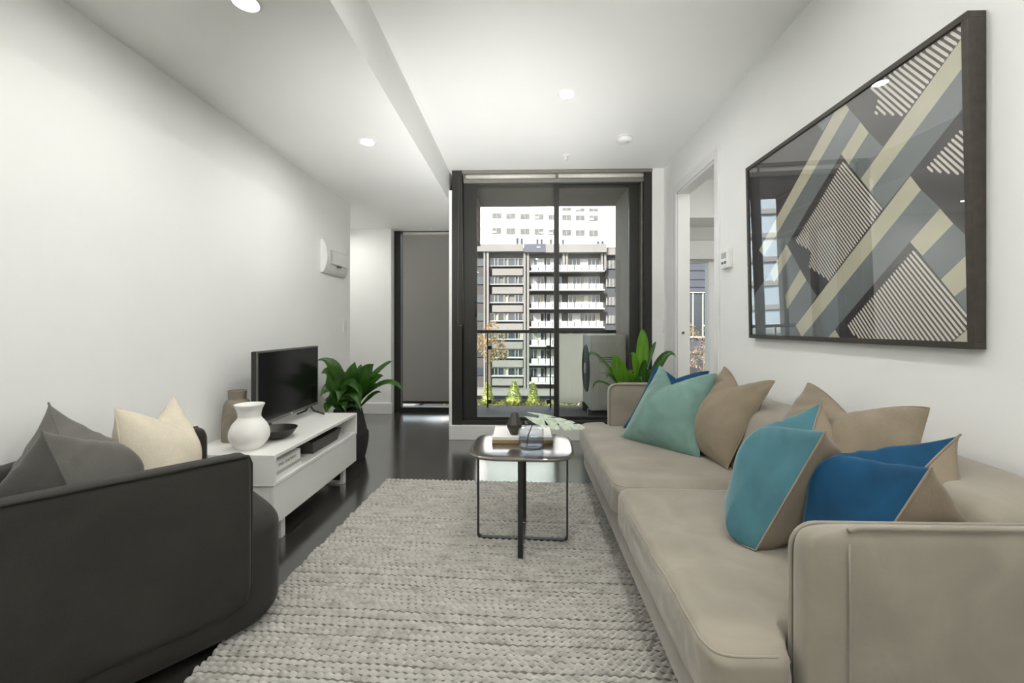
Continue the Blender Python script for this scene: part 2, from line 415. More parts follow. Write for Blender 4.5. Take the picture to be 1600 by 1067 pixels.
# ================================================================== ROOM SHELL
XL, XR, YW = -1.77, 1.37, 4.22       # left wall, right wall, front of the living window wall
ZC, ZL, XB = 2.67, 2.37, -0.743      # main ceiling, dropped ceiling, face of the drop
YB = -4.0                            # rear wall, behind the camera
YN = 5.42                            # facing wall of the nook
S(box_obj('floor', 'floor', -2.8, XR, YB, 5.7, -0.12, 0), 'dark glossy timber board floor', 'floor')
S(box_obj('wall_left', 'wall', XL - 0.12, XL, YB, 4.30, 0, ZL + 0.2), 'long white wall on the left behind the television', 'wall')
S(box_obj('wall_back', 'wall', -2.9, XR + 0.1, YB - 0.1, YB, 0, ZC + 0.2), 'white wall at the rear of the room', 'wall')
S(box_obj('wall_nook_side', 'wall', -2.9, -2.8, 4.0, 5.7, 0, ZL + 0.2), 'white side wall of the far nook', 'wall')
S(box_obj('wall_nook', 'wall', -2.85, -1.70, YN, 5.75, 0, ZL + 0.2), 'white facing wall left of the narrow window', 'wall')
S(box_obj('wall_nook_rear', 'wall', -2.85, XL - 0.12, 4.18, 4.30, 0, ZL + 0.2), 'white wall closing the nook', 'wall')
DY0, DY1, DZ = 3.085, 3.855, 2.315   # doorway in the right wall
wr = MB()
wr.box(XR, XR + 0.1, YB, DY0, 0, ZC + 0.2); wr.box(XR, XR + 0.1, DY1, 4.6, 0, ZC + 0.2); wr.box(XR, XR + 0.1, DY0, DY1, DZ, ZC + 0.2)
S(wr.build('wall_right', 'wall'), 'white wall on the right behind the sofa with a tall doorway', 'wall')
S(box_obj('ceiling', 'ceil', XB, XR + 0.1, YB, 4.6, ZC, ZC + 0.25), 'main white ceiling over the sofa', 'ceiling')
S(box_obj('ceiling', 'ceil', -2.9, XB, YB, 5.75, ZL, ZC + 0.25), 'dropped white ceiling on the left', 'ceiling')
# pier beside the living window and return wall on its right
S(box_obj('wall_pier', 'wall', XB, -0.715, YW - 0.005, 5.75, 0, ZL + 0.1), 'narrow white wall end left of the living window', 'wall')
xr0 = P(1019, 400, Y=YW).x
S(box_obj('wall_front', 'wall', xr0, XR + 0.05, YW, 4.6, 0, ZC + 0.1), 'narrow white return wall right of the living window', 'wall')
# plinth under the window and skirting
S(box_obj('baseboard_window', 'trim', -0.735, XR, YW - 0.025, 4.6, 0, 0.142, bevel=0.004), 'white plinth under the living window', 'baseboard')
S(box_obj('baseboard_nook', 'trim', -2.8, -1.685, YN - 0.018, YN + 0.02, 0, 0.14, bevel=0.004), 'white skirting board in the far nook', 'baseboard')
S(box_obj('baseboard_left', 'trim', XL, XL + 0.012, YB, 4.30, 0, 0.12, bevel=0.003), 'white skirting board along the left wall', 'baseboard')
bb = MB(); bb.box(XR - 0.012, XR, YB, DY0 - 0.06, 0, 0.12); bb.box(XR - 0.012, XR, DY1 + 0.06, YW, 0, 0.12)
S(bb.build('baseboard_right', 'trim', bevel=0.003), 'white skirting board along the right wall', 'baseboard')
# door surround
d = struct('door_1', 'white doorway surround in the right wall', 'door')
a = MB()
aw, at_ = 0.065, 0.016
a.box(XR - at_, XR, DY0 - aw, DY0, 0, DZ + aw); a.box(XR - at_, XR, DY1, DY1 + aw, 0, DZ + aw); a.box(XR - at_, XR, DY0, DY1, DZ, DZ + aw)
a.build('architrave', 'trim', d, bevel=0.004)
j = MB()
j.box(XR - 0.002, XR + 0.105, DY1 - 0.018, DY1, 0, DZ); j.box(XR - 0.002, XR + 0.105, DY0, DY0 + 0.018, 0, DZ); j.box(XR - 0.002, XR + 0.105, DY0, DY1, DZ - 0.018, DZ)
j.build('jamb', 'trim', d, bevel=0.002)
pk = P(1067, 520, Y=DY1 - 0.02)
MB().lathe([(0.0, 0), (0.010, 0.001), (0.012, 0.003), (0.012, 0.006)], (0, 0, 0), 16).build('latch', 'greyplastic', d).matrix_local = Matrix.Translation(pk) @ Matrix.Rotation(R(90), 4, 'X')

# ------------------------------------------------------------------ living window
w1 = struct('window_1', 'black framed full height sliding window to the balcony', 'window', (0, YW, 0.142))
zt = ZC
xa = -0.715; xb = P(722, 400, Y=YW).x; xc = P(745, 400, Y=4.27).x
xm0, xm1 = P(865.5, 400, Y=4.29).x, P(873.5, 400, Y=4.29).x
xd = P(983, 400, Y=4.33).x; xe = P(1000, 400, Y=4.30).x; xf = P(1004.5, 400, Y=4.26).x
zb1 = P(800, 652, Y=4.27).z
f = MB()
f.box(xa, xb, YW + 0.002, 4.42, 0.142, zt); f.box(xf, xr0 + 0.002, YW + 0.002, 4.42, 0.142, zt)
f.box(xb, xf, YW + 0.012, 4.42, 0.142, 0.185); f.box(xb, xf, 4.30, 4.42, 2.55, zt)
f.build('frame', 'black', w1, bevel=0.003)
def sash(x0, x1, wl, wrr, y, z0, z1):
    m = MB(); m.box(x0, x0 + wl, y - 0.02, y + 0.02, z0, z1); m.box(x1 - wrr, x1, y - 0.02, y + 0.02, z0, z1)
    m.box(x0 + wl, x1 - wrr, y - 0.02, y + 0.02, z0, zb1 + 0.002); m.box(x0 + wl, x1 - wrr, y - 0.02, y + 0.02, z1 - 0.06, z1)
    o = m.build('sash', 'black', w1, bevel=0.002)
    MB().box(x0 + wl, x1 - wrr, y - 0.003, y + 0.003, zb1, z1 - 0.06).build('pane', 'glass', o)
    return o
s1 = sash(xb + 0.006, xm1, xc - xb - 0.006, xm1 - xm0, 4.29, 0.186, 2.6)
s2 = sash(xm0 + 0.004, xe, xm1 - xm0 - 0.004, xe - xd, 4.34, 0.186, 2.6)
MB().box(xe + 0.004, xf - 0.002, 4.27, 4.36, 0.186, 2.6).build('side_channel', 'greyblind', w1)
ph = P(742, 483, Y=4.26)
hd = [(ph.x + 0.0, 4.275, ph.z + 0.07), (ph.x + 0.012, 4.235, ph.z + 0.066), (ph.x + 0.016, 4.225, ph.z + 0.03), (ph.x + 0.016, 4.225, ph.z - 0.03), (ph.x + 0.012, 4.235, ph.z - 0.066), (ph.x, 4.275, ph.z - 0.07)]
MB().tube(hd, 0.008, 8).build('handle', 'black', s1)

# roller blind rolled up at the head of the living window
rb = thing('roller_blind', 'rolled up grey roller blind across the head of the wide balcony window', 'blind', (0.3, YW + 0.03, 2.55))
z1, z2, z3 = P(850, 270, Y=YW).z, P(850, 278, Y=YW).z, P(850, 284, Y=YW).z
xl = P(723.5, 300, Y=YW).x
MB().box(xl - 0.01, xr0 + 0.004, YW - 0.004, YW + 0.07, z1, ZC - 0.002).build('fascia', 'greyblind', rb, bevel=0.003)
xmid = (xm0 + xm1) / 2
for x0, x1 in ((xl + 0.02, xmid - 0.012), (xmid + 0.012, xf + 0.03)):
    MB().lathe([(0.0, 0), (0.026, 0), (0.026, x1 - x0), (0, x1 - x0)], (x0, YW + 0.04, (z1 + z2) / 2 + 0.004), 20, axis='X', cap0=False).build('blind_roll', 'rollblind', rb)
for x in (xl, xmid - 0.008, xf + 0.032):
    MB().box(x, x + 0.014, YW + 0.012, YW + 0.068, z2 - 0.004, z1).build('bracket', 'greyblind', rb)
MB().box(xl + 0.002, xf + 0.035, YW + 0.012, YW + 0.05, z3, z2).build('bottom_bar', 'greyblind', rb, bevel=0.004)
ct, cb = P(719, 284, Y=YW - 0.02), P(719, 509, Y=YW - 0.02)
xo, xi = P(715.2, 400, Y=YW - 0.02).x, P(723.5, 400, Y=YW - 0.02).x
xcen = (xo + xi) / 2; rr = (xi - xo) / 2
pts = [(xcen - rr * 0.5, YW - 0.02, ct.z + 0.05)] + [(xo, YW - 0.02, cb.z + 0.20)]
pts += [(xcen - rr * math.cos(t), YW - 0.02, cb.z + 0.05 - 0.05 * math.sin(t)) for t in np.linspace(0, math.pi, 9)]
pts += [(xi, YW - 0.02, cb.z + 0.20), (xcen + rr * 0.5, YW - 0.02, ct.z + 0.05)]
MB().tube(pts, 0.0022, 6).build('bead_chain', 'greyblind', rb)

# ------------------------------------------------------------------ nook window and its blind
YV = 5.58
w2 = struct('window_2', 'narrow black framed window in the far nook', 'window', (-1.3, YV, 0))
xj0, xj1 = -1.70, P(627, 500, Y=YV).x
f = MB(); f.box(xj0, xj1, YV - 0.03, YV + 0.08, 0.0, ZL); f.box(-0.76, -0.715, YV - 0.03, YV + 0.08, 0, ZL)
f.box(xj1, -0.76, YV - 0.02, YV + 0.08, 0, P(660, 636, Y=YV).z); f.box(xj1, -0.76, YV - 0.02, YV + 0.08, P(660, 362, Y=YV).z, ZL)
f.build('frame', 'black', w2, bevel=0.003)
MB().box(xj1, -0.76, YV + 0.04, YV + 0.046, P(660, 636, Y=YV).z, P(660, 362, Y=YV).z).build('pane', 'glass', w2)
b2 = thing('roller_blind', 'lowered grey roller blind covering the narrow window in the far nook', 'blind', (-1.2, YV - 0.06, 0.2))
yb = YV - 0.06
bx0 = P(629.5, 500, Y=yb).x
MB().box(bx0, -0.775, yb - 0.001, yb + 0.001, P(660, 627, Y=yb).z, P(660, 367, Y=yb).z).build('fabric', 'blind', b2)
MB().box(bx0, -0.775, yb - 0.008, yb + 0.008, P(660, 630.5, Y=yb).z, P(660, 626.5, Y=yb).z).build('bottom_bar', 'black', b2, bevel=0.002)
zr = P(660, 364.5, Y=yb).z
MB().lathe([(0, 0), (0.02, 0), (0.02, -0.77 - bx0), (0, -0.77 - bx0)], (bx0, yb + 0.02, zr), 20, axis='X', cap0=False).build('blind_roll', 'rollblind', b2)
pts = [(bx0 - 0.012, yb, zr), (bx0 - 0.012, yb, P(628, 470, Y=yb).z), (bx0 - 0.006, yb, P(628, 476, Y=yb).z), (bx0 - 0.001, yb - 0.004, P(628, 470, Y=yb).z), (bx0 - 0.002, yb - 0.004, zr)]
MB().tube(pts, 0.002, 6).build('bead_chain', 'greyblind', b2)

# ------------------------------------------------------------------ things on walls and ceiling
def downlight(x, y, z, label):
    t = thing('downlight', label, 'ceiling light', (x, y, z), 'recessed ceiling downlights')
    MB().lathe([(0.058, 0.001), (0.056, -0.004), (0.046, -0.006), (0.042, -0.002), (0.041, 0.0005)], (x, y, z), 32, cap0=False).build('trim_ring', 'plastic', t)
    MB().lathe([(0.0, -0.0012), (0.041, -0.0012)], (x, y, z), 32, cap0=False).build('lens', 'lens', t)
    return t
pA, pB, pC = P(574, 222, Z=ZL), P(384, 3, Z=ZL), P(885.5, 147, Z=ZC)
dl = downlight(pA.x, pA.y, ZL, 'lit round downlight in the dropped ceiling, the one nearer the narrow window')
def dlcopy(x, y, z, label):
    c = copy_tree(dl); c.location = (x, y, z); c['label'] = label; return c
dlcopy(pB.x, pB.y, ZL, 'lit round downlight in the dropped ceiling at the top edge of the photo')
dlcopy(pC.x, pC.y, ZC, 'lit round downlight in the main ceiling before the balcony window')
hid = 'lit round downlight over the part of the room behind the camera'
for (x, y, z) in ((0.286, 1.55, ZC),):
    dlcopy(x, y, z, 'lit round downlight in the main ceiling above the rug, mirrored in the framed print')
for (x, y, z) in ((-1.07, 0.35, ZL), (-1.07, -1.2, ZL), (0.286, 0.25, ZC), (0.286, -1.2, ZC), (0.286, -2.7, ZC)):
    dlcopy(x, y, z, hid)
dlcopy(-2.25, 4.85, ZL, 'unseen downlight added in the nook ceiling to brighten the nook')  # added out of view to brighten the dark nook
for (x, y) in ((2.3, 3.6), (2.0, 2.6), (3.3, 3.4), (2.7, 2.4), (3.6, 4.2), (3.4, 2.4)):
    dlcopy(x, y, 2.66, 'unseen downlight added in the bedroom ceiling to brighten the view through the doorway')  # extra fittings added out of view to lift the bedroom light

ps = P(975.5, 214, Z=ZC)
t = thing('smoke_detector', 'round white smoke detector on the main ceiling near the balcony window', 'smoke detector', (ps.x, ps.y, ZC))
MB().lathe([(0.0, -0.045), (0.040, -0.045), (0.056, -0.038), (0.062, -0.026), (0.062, -0.012), (0.052, -0.010), (0.052, 0)], ps, 36, cap0=False).build('body', 'plastic', t)
MB().lathe([(0.0, -0.0465), (0.006, -0.0465), (0.006, -0.044)], (ps.x + 0.022, ps.y - 0.012, ZC), 12, cap0=False).build('sensor_light', 'greyplastic', t)
def sprinkler(px, label):
    t = thing('fire_sprinkler', label, 'fire sprinkler', px)
    MB().lathe([(0.0, -0.006), (0.024, -0.006), (0.036, 0)], px, 24, cap0=False).build('rosette', 'plastic', t)
    m = MB(); m.tube([(px.x, px.y, px.z - 0.004), (px.x, px.y, px.z - 0.03)], 0.006, 8)
    m.tube([(px.x - 0.012, px.y, px.z - 0.012), (px.x - 0.01, px.y, px.z - 0.035), (px.x, px.y, px.z - 0.042), (px.x + 0.01, px.y, px.z - 0.035), (px.x + 0.012, px.y, px.z - 0.012)], 0.0025, 6)
    m.build('nozzle', 'plastic', t)
    MB().lathe([(0.0, -0.044), (0.014, -0.044), (0.016, -0.042), (0, -0.041)], px, 16, cap0=False).build('deflector', 'plastic', t)
sprinkler(P(884.5, 243, Z=ZC), 'small fire sprinkler on the main ceiling in front of the balcony window')
sprinkler(P(673, 354.5, Z=ZL), 'small fire sprinkler on the dropped ceiling in front of the narrow window')

# switchboard on the left wall
y0, y1 = P(501, 400, X=XL).y, P(536, 400, X=XL).y
z0_, z1_ = P(501, 425, X=XL).z, P(501, 373, X=XL).z
t = thing('switchboard', 'white plastic switchboard box high on the left wall', 'switchboard', (XL, (y0 + y1) / 2, z0_))
def sb(u, v):
    y = y0 + (y1 - y0) * u; z = z0_ + (z1_ - z0_) * v
    return (XL + 0.018 + 0.042 * math.sin(math.pi * min(1, max(0, v))) ** 0.7, y, z)
m = MB(); m.grid(8, 16, sb); 
m.grid(2, 16, lambda u, v: ((XL if u == 0 else sb(0, v)[0]), y0, sb(0, v)[2])); m.grid(2, 16, lambda u, v: ((XL if u == 1 else sb(1, v)[0]), y1, sb(1, v)[2]))
m.box(XL, XL + 0.016, y0 + 0.001, y1 - 0.001, z0_ + 0.001, z1_ - 0.001)
m.build('body', 'plastic', t)
dz0, dz1 = z0_ + (z1_ - z0_) * 0.30, z0_ + (z1_ - z0_) * 0.72
m = MB(); m.grid(6, 8, lambda u, v: (sb(0, 0.30 + 0.42 * v)[0] + 0.012, y0 + (y1 - y0) * (0.14 + 0.76 * u), dz0 + (dz1 - dz0) * v))
m.box(XL + 0.03, XL + 0.07, y0 + (y1 - y0) * 0.14, y0 + (y1 - y0) * 0.90, dz1 - 0.004, dz1); m.box(XL + 0.03, XL + 0.066, y0 + (y1 - y0) * 0.14, y0 + (y1 - y0) * 0.90, dz0, dz0 + 0.004)
dr = m.build('door', 'plastic', t)
ym = (y0 + y1) / 2
MB().box(XL + 0.05, XL + 0.076, ym - 0.025, ym + 0.025, dz0 - 0.022, dz0 - 0.006).build('latch', 'greyplastic', dr, bevel=0.003)
def plate(name, x, sx, yc, zc, w, h, label, cat, dot=True):
    t = thing(name, label, cat, (x, yc, zc - h / 2))
    MB().box(x, x + sx * 0.01, yc - w / 2, yc + w / 2, zc - h / 2, zc + h / 2).build('plate', 'plastic', t, bevel=0.002)
    if dot: MB().box(x + sx * 0.01, x + sx * 0.014, yc - 0.008, yc + 0.008, zc - 0.012, zc + 0.012).build('rocker', 'plastic', t, bevel=0.001)
    return t
q = P(538, 509, X=XL); plate('light_switch', XL, 1, q.y, q.z, 0.075, 0.115, 'small white light switch on the left wall near its end', 'light switch')
q = P(1037, 509, X=XR); plate('light_switch', XR, -1, q.y, q.z, 0.075, 0.115, 'small white light switch on the right wall between window and doorway', 'light switch')
q = P(1138, 404, X=XR)
t = thing('thermostat', 'white wall controller beside the doorway, left of the framed print', 'thermostat', (XR, q.y, q.z - 0.07))
MB().box(XR - 0.03, XR, q.y - 0.062, q.y + 0.062, q.z - 0.065, q.z + 0.065).build('body', 'plastic', t, bevel=0.005)
MB().box(XR - 0.0315, XR - 0.03, q.y - 0.035, q.y + 0.035, q.z + 0.0, q.z + 0.04).build('display', 'acbody', t)
for k in (-0.02, 0.02):
    MB().box(XR - 0.033, XR - 0.03, q.y + k - 0.012, q.y + k + 0.012, q.z - 0.036, q.z - 0.02).build('button', 'greyplastic', t)

# ------------------------------------------------------------------ framed print on the right wall
XA, ZA0, TILT = 1.333, 1.075, 0.02
def A(px, py, off=0.0):
    """sight line met with the leaning plane of the print (off = towards the room)"""
    d = ray(px, py)
    t = (XA - off - TILT * (CH - ZA0)) / (d.x + TILT * d.z)
    return Vector((d.x * t, d.y * t, CH + d.z * t))
oTL, oTR, oBR, oBL = A(1164.5, 262.5), A(1513.5, 16.5), A(1521, 544.3), A(1170.2, 528.6)
yF, yN = (oTL.y + oBL.y) / 2, (oTR.y + oBR.y) / 2
zB, zT = (oBL.z + oBR.z) / 2, (oTL.z + oTR.z) / 2
art = thing('framed_print', 'large framed abstract print of diagonal stripes and bands on the right wall', 'picture', (XR, (yF + yN) / 2, zB))
xp = lambda z, off=0.0: XA - off - TILT * (z - ZA0)
fw = 0.021
m = MB()
def bar(ya, yb_, za, zb_):
    m.hexa([(xp(za), ya, za), (XR - 0.002, ya, za), (XR - 0.002, yb_, za), (xp(za), yb_, za),
            (xp(zb_), ya, zb_), (XR - 0.002, ya, zb_), (XR - 0.002, yb_, zb_), (xp(zb_), yb_, zb_)])
bar(yN, yF, zB, zB + fw); bar(yN, yF, zT - fw, zT); bar(yN, yN + fw, zB + fw, zT - fw); bar(yF - fw, yF, zB + fw, zT - fw)
m.build('frame', 'artframe', art, bevel=0.0015)
AO = -0.012                               # the sheet sits back inside the frame
ya, yb_, za, zb_ = yN + fw, yF - fw, zB + fw, zT - fw
sheet = MB()
def AU(px, py):
    q = A(px, py, AO); return (q.y, q.z)
def apoly(pts, m, lay):
    # clip to the sheet, then lay it on
    poly = list(pts)
    for ax, lim, sg in ((0, ya, 1), (0, yb_, -1), (1, za, 1), (1, zb_, -1)):
        out = []
        for i in range(len(poly)):
            p0, p1 = poly[i], poly[(i + 1) % len(poly)]
            i0, i1 = sg * (p0[ax] - lim) >= 0, sg * (p1[ax] - lim) >= 0
            if i0: out.append(p0)
            if i0 != i1:
                k = (lim - p0[ax]) / (p1[ax] - p0[ax]); out.append(tuple(p0[c] + k * (p1[c] - p0[c]) for c in (0, 1)))
        poly = out
        if len(poly) < 3: return
    sheet.add([(xp(z, AO + lay), y, z) for y, z in poly], [tuple(range(len(poly)))], m)
apoly([(ya, za), (yb_, za), (yb_, zb_), (ya, zb_)], 0, 0)
CREAM = [[(1306.7, 170), (1321.4, 162.3), (1327.3, 170.8), (1194, 400), (1186, 391)],
         [(1345, 190.9), (1357.8, 207.6), (1326.3, 257.2), (1314.5, 240.5)],
         [(1510, 50), (1510, 98), (1359.7, 299.4), (1345, 279.7)],
         [(1422.7, 274.8), (1439.4, 296.5), (1253, 527), (1243.5, 508.7)],
         [(1469, 325.6), (1490, 349.6), (1441.4, 399.8), (1422.3, 378)],
         [(1512, 397), (1512, 447), (1491.4, 463.3), (1470, 436.6)],
         [(1514, 513), (1514, 538), (1487, 536)],
         [(1294, 527), (1305, 514.8), (1313, 528.5)],
         [(1229, 381.9), (1237.3, 396.3), (1209.5, 441.6), (1203.3, 426.2)],
         [(1250.7, 421), (1260, 437.5), (1230, 483), (1227, 462)]]
GREY = [[(1327.3, 170.8), (1345, 190.5), (1262.4, 326.7), (1220, 400), (1194, 400)],
        [(1276, 193.8), (1306.7, 170), (1286, 204.6)],
        [(1358.7, 207.9), (1379.4, 229.5), (1345, 280.5), (1326.3, 257.2)],
        [(1510, 98), (1510, 162), (1380.4, 326), (1359.7, 299.4)],
        [(1439.4, 296.5), (1469, 325), (1421.7, 378), (1294, 527), (1253, 527)],
        [(1490, 349.6), (1512, 370), (1512, 397), (1469, 435.7), (1440.6, 401)],
        [(1512, 447), (1512, 491), (1491.4, 463.3)],
        [(1237.3, 396.3), (1250.7, 421), (1227, 462), (1209.5, 441.6)],
        [(1260, 437.5), (1276.5, 462.3), (1243.5, 508.7), (1230, 483)],
        [(1203.3, 426.2), (1209.5, 441.6), (1227, 462), (1230, 483), (1243.5, 508.7), (1253, 527), (1172, 524), (1172, 470)]]
STRIPE = [([(1346, 146), (1512, 32), (1512, 47), (1413.8, 181), (1366, 178.5), (1373, 150), (1362, 143)], 21),
          ([(1317.5, 251), (1379.4, 327), (1296, 438.6), (1264, 417), (1267, 392), (1241.4, 377.7), (1275.5, 324)], 34),
          ([(1428.2, 389.4), (1512, 492), (1512, 514), (1488, 534), (1344, 531), (1320.5, 512)], 29),
          ([(1448, 261), (1508, 194), (1510, 274), (1452, 268)], 11)]
for g in GREY: apoly([AU(*p) for p in g], 1, 0.0003)
for g in CREAM: apoly([AU(*p) for p in g], 2, 0.0006)
a0, a1 = AU(1422.7, 274.8), AU(1508, 362)
sd = Vector((a1[0] - a0[0], a1[1] - a0[1])).normalized()        # stripe direction on the sheet (y, z)
sn = Vector((-sd[1], sd[0]))
for poly, cnt in STRIPE:
    pp = [Vector(AU(*p)) for p in poly]
    qs = [p.dot(sn) for p in pp]; q0, q1 = min(qs), max(qs); st = (q1 - q0) / cnt
    for k in range(cnt):
        qv = q0 + (k + 0.5) * st; hits = []
        for i in range(len(pp)):
            u, v = pp[i], pp[(i + 1) % len(pp)]; du, dv = u.dot(sn) - qv, v.dot(sn) - qv
            if du * dv < 0: hits.append((u + (v - u) * (du / (du - dv))).dot(sd))
        hits.sort()
        for h0, h1 in zip(hits[::2], hits[1::2]):
            if h1 - h0 < 0.02: continue
            w = st * 0.27; c0, c1 = sd * h0 + sn * qv, sd * h1 + sn * qv; e = sd * min(0.006, (h1 - h0) / 3)
            apoly([tuple(c0 + e - sn * w), tuple(c1 - e - sn * w), tuple(c1 - sn * w * .4), tuple(c1 + sn * w * .4), tuple(c1 - e + sn * w), tuple(c0 + e + sn * w), tuple(c0 + sn * w * .4), tuple(c0 - sn * w * .4)], 3, 0.0009)
sheet.build('artwork', ['artblack', 'artgrey', 'artcream', 'artwhite'], art)
MB().add([(xp(za, AO + 0.006), ya, za), (xp(za, AO + 0.006), yb_, za), (xp(zb_, AO + 0.006), yb_, zb_), (xp(zb_, AO + 0.006), ya, zb_)], [(0, 1, 2, 3)]).build('glazing', 'pictureglass', art)
MB().box(XR - 0.008, XR - 0.003, ya - 0.01, yb_ + 0.01, za - 0.01, zb_ + 0.01).build('backing_board', 'artframe', art)

# ================================================================== BEIGE SOFA
SZ = 0.41
sofa = thing('sofa', 'long beige velvet sofa with two seat cushions along the right wall', 'sofa', (0.9, 2.06, 0))
def sb_(x0, x1, y0, y1, z0, z1, name, p=12, q=10, n=41, wr=0.0, crown=0.0, mt='velvet', shear=None):
    cx, cy, cz = (x0 + x1) / 2, (y0 + y1) / 2, (z0 + z1) / 2
    def fm(a, b, h):
        v = Vector((cx + a * (x1 - x0) / 2, cy + b * (y1 - y0) / 2, cz + h * (z1 - z0) / 2))
        return shear(v) if shear else v
    return pad(MB(), fm, n, p, q, crown, wr=wr)
sb_(0.435, 1.33, 0.94, 3.20, 0.10, 0.245, 'base', 30, 14, wr=0.004).build('base', 'velvet', sofa, weld=True)
# backrest, raked: front face leans back towards the wall
def rake(v):
    k = max(0.0, min(1.0, (v.z - 0.24) / (0.725 - 0.24)))
    v.x += 0.10 * k - (0.10 * (1.335 - v.x) / 0.2 if False else 0)
    v.x = min(v.x, 1.34); v.z -= 0.05 * max(0.0, (1.30 - v.x)) * k
    return v
sb_(1.00, 1.335, 0.99, 3.14, 0.24, 0.725, 'backrest', 16, 7, 41, 0.006, shear=rake).build('backrest', 'velvet', sofa, weld=True)
def arm(yo, yi, zo, zi, name='arm'):
    m = MB()
    sgn = 1 if yi > yo else -1
    x0, x1 = 0.615, 1.34
    yc, hy = (yo + yi) / 2, abs(yi - yo) / 2
    def fm(a, b, h):
        x = (x0 + x1) / 2 + a * (x1 - x0) / 2
        y = yc + h * hy
        kk = (y - min(yo, yi)) / (2 * hy); zt_ = zo + (zi - zo) * (kk if sgn > 0 else 1 - kk)
        z = 0.10 + (b + 1) / 2 * (zt_ - 0.10)
        return (x, y, z)
    pad(m, fm, 41, 14, 5)
    o = m.build(name, 'velvet', sofa, weld=True)
    # piping up the front inner edge and along the top, and a second run on the outer top edge
    for yy, zz, fx, nm in ((yi - sgn * 0.012, zi, x0 + 0.004, 'piping'), (yo + sgn * 0.010, zo, x0 + 0.05, 'piping')):
        pts = []
        if nm == 'piping' and yy == yi - sgn * 0.012:
            pts += [(fx + 0.0, yy, 0.30 + (zz - 0.36) * k) for k in np.linspace(0, 1, 6)]
        r_ = 0.055
        if yy != yi - sgn * 0.012: MB().tube([(x0 + 0.075, yo - sgn * 0.0006, z) for z in np.linspace(0.14, zo - 0.03, 6)], 0.0018, 6).build('seam', 'velvet', o)
        pts += [(fx + r_ - r_ * math.cos(t), yy, zz - r_ + r_ * math.sin(t)) for t in np.linspace(0 if yy == yi - sgn * 0.012 else 1.1, math.pi / 2, 8)]
        pts += [(x, yy, zz) for x in np.linspace(fx + r_ + 0.05, x1 - 0.02, 8)]
        MB().tube(pts, 0.0055, 8).build(nm, 'velvet', o)
    return o
arm(0.925, 1.02, 0.688, 0.665)
arm(3.20, 3.10, 0.70, 0.70)
def seat_cushion(y0, y1, ya_in, yb_in, seed):
    """T cushion: the strip in front of the arm runs out to y0 / y1, the rest stops at the arm (ya_in / yb_in)"""
    x0, x1 = 0.405, 1.06; xs = 0.60
    def fm(a, b, h):
        x = (x0 + x1) / 2 + a * (x1 - x0) / 2
        k = max(0.0, min(1.0, (x - xs + 0.02) / 0.035)); k = k * k * (3 - 2 * k)
        lo = y0 + (ya_in - y0) * k; hi = y1 + (yb_in - y1) * k
        y = (lo + hi) / 2 + b * (hi - lo) / 2
        z = 0.325 + h * 0.083
        if a < -0.85: x += 0.0045 * noise.noise(Vector((y * 26 + seed, h * 1.6, seed))) * min(1, (-a - 0.85) / 0.08)
        return (x, y, z)
    m = pad(MB(), fm, 71, 16, 4.5, 0.14, wr=0.007, seed=seed, mn=71, rt=(0.10, 0.48))
    o = m.build('seat_cushion', 'velvet', sofa, weld=True)
    # welt seam round the top edge
    pts = []
    hh = 1 - 0.48 + 0.48 * math.cos(0.9); sc = 1 - 0.10 + 0.10 * math.sin(0.9)
    al = 2 * (xs - 0.045 - x0) / (x1 - x0) - 1
    sq = [(t, -1) for t in np.linspace(al, -1, 14, endpoint=False)] + [(-1, t) for t in np.linspace(-1, 1, 60, endpoint=False)] + [(t, 1) for t in np.linspace(-1, al, 14)]
    for a, b in sq:
        k = sc * max(abs(a), abs(b)) / (abs(a) ** 16 + abs(b) ** 16) ** (1 / 16)
        v = Vector(fm(a * k, b * k, hh)); v.z += 0.007 * noise.noise(Vector((v.x * 6 + seed, v.y * 6, v.z * 3))) * (1 - 0.86 ** 8)
        pts.append(v)
    MB().tube(pts, 0.0035, 6).build('piping', 'velvet', o)
seat_cushion(1.925, 3.215, 1.925, 3.095, 3.0)
seat_cushion(0.945, 1.915, 1.025, 1.915, 9.0)
for x, y in ((0.52, 2.62), (0.52, 1.05), (1.25, 1.05), (1.25, 3.1), (0.52, 3.1)):
    MB().lathe([(0.020, 0.0165), (0.025, 0.105)], (x, y, 0), 16, cap1=True).build('leg', 'black', sofa)

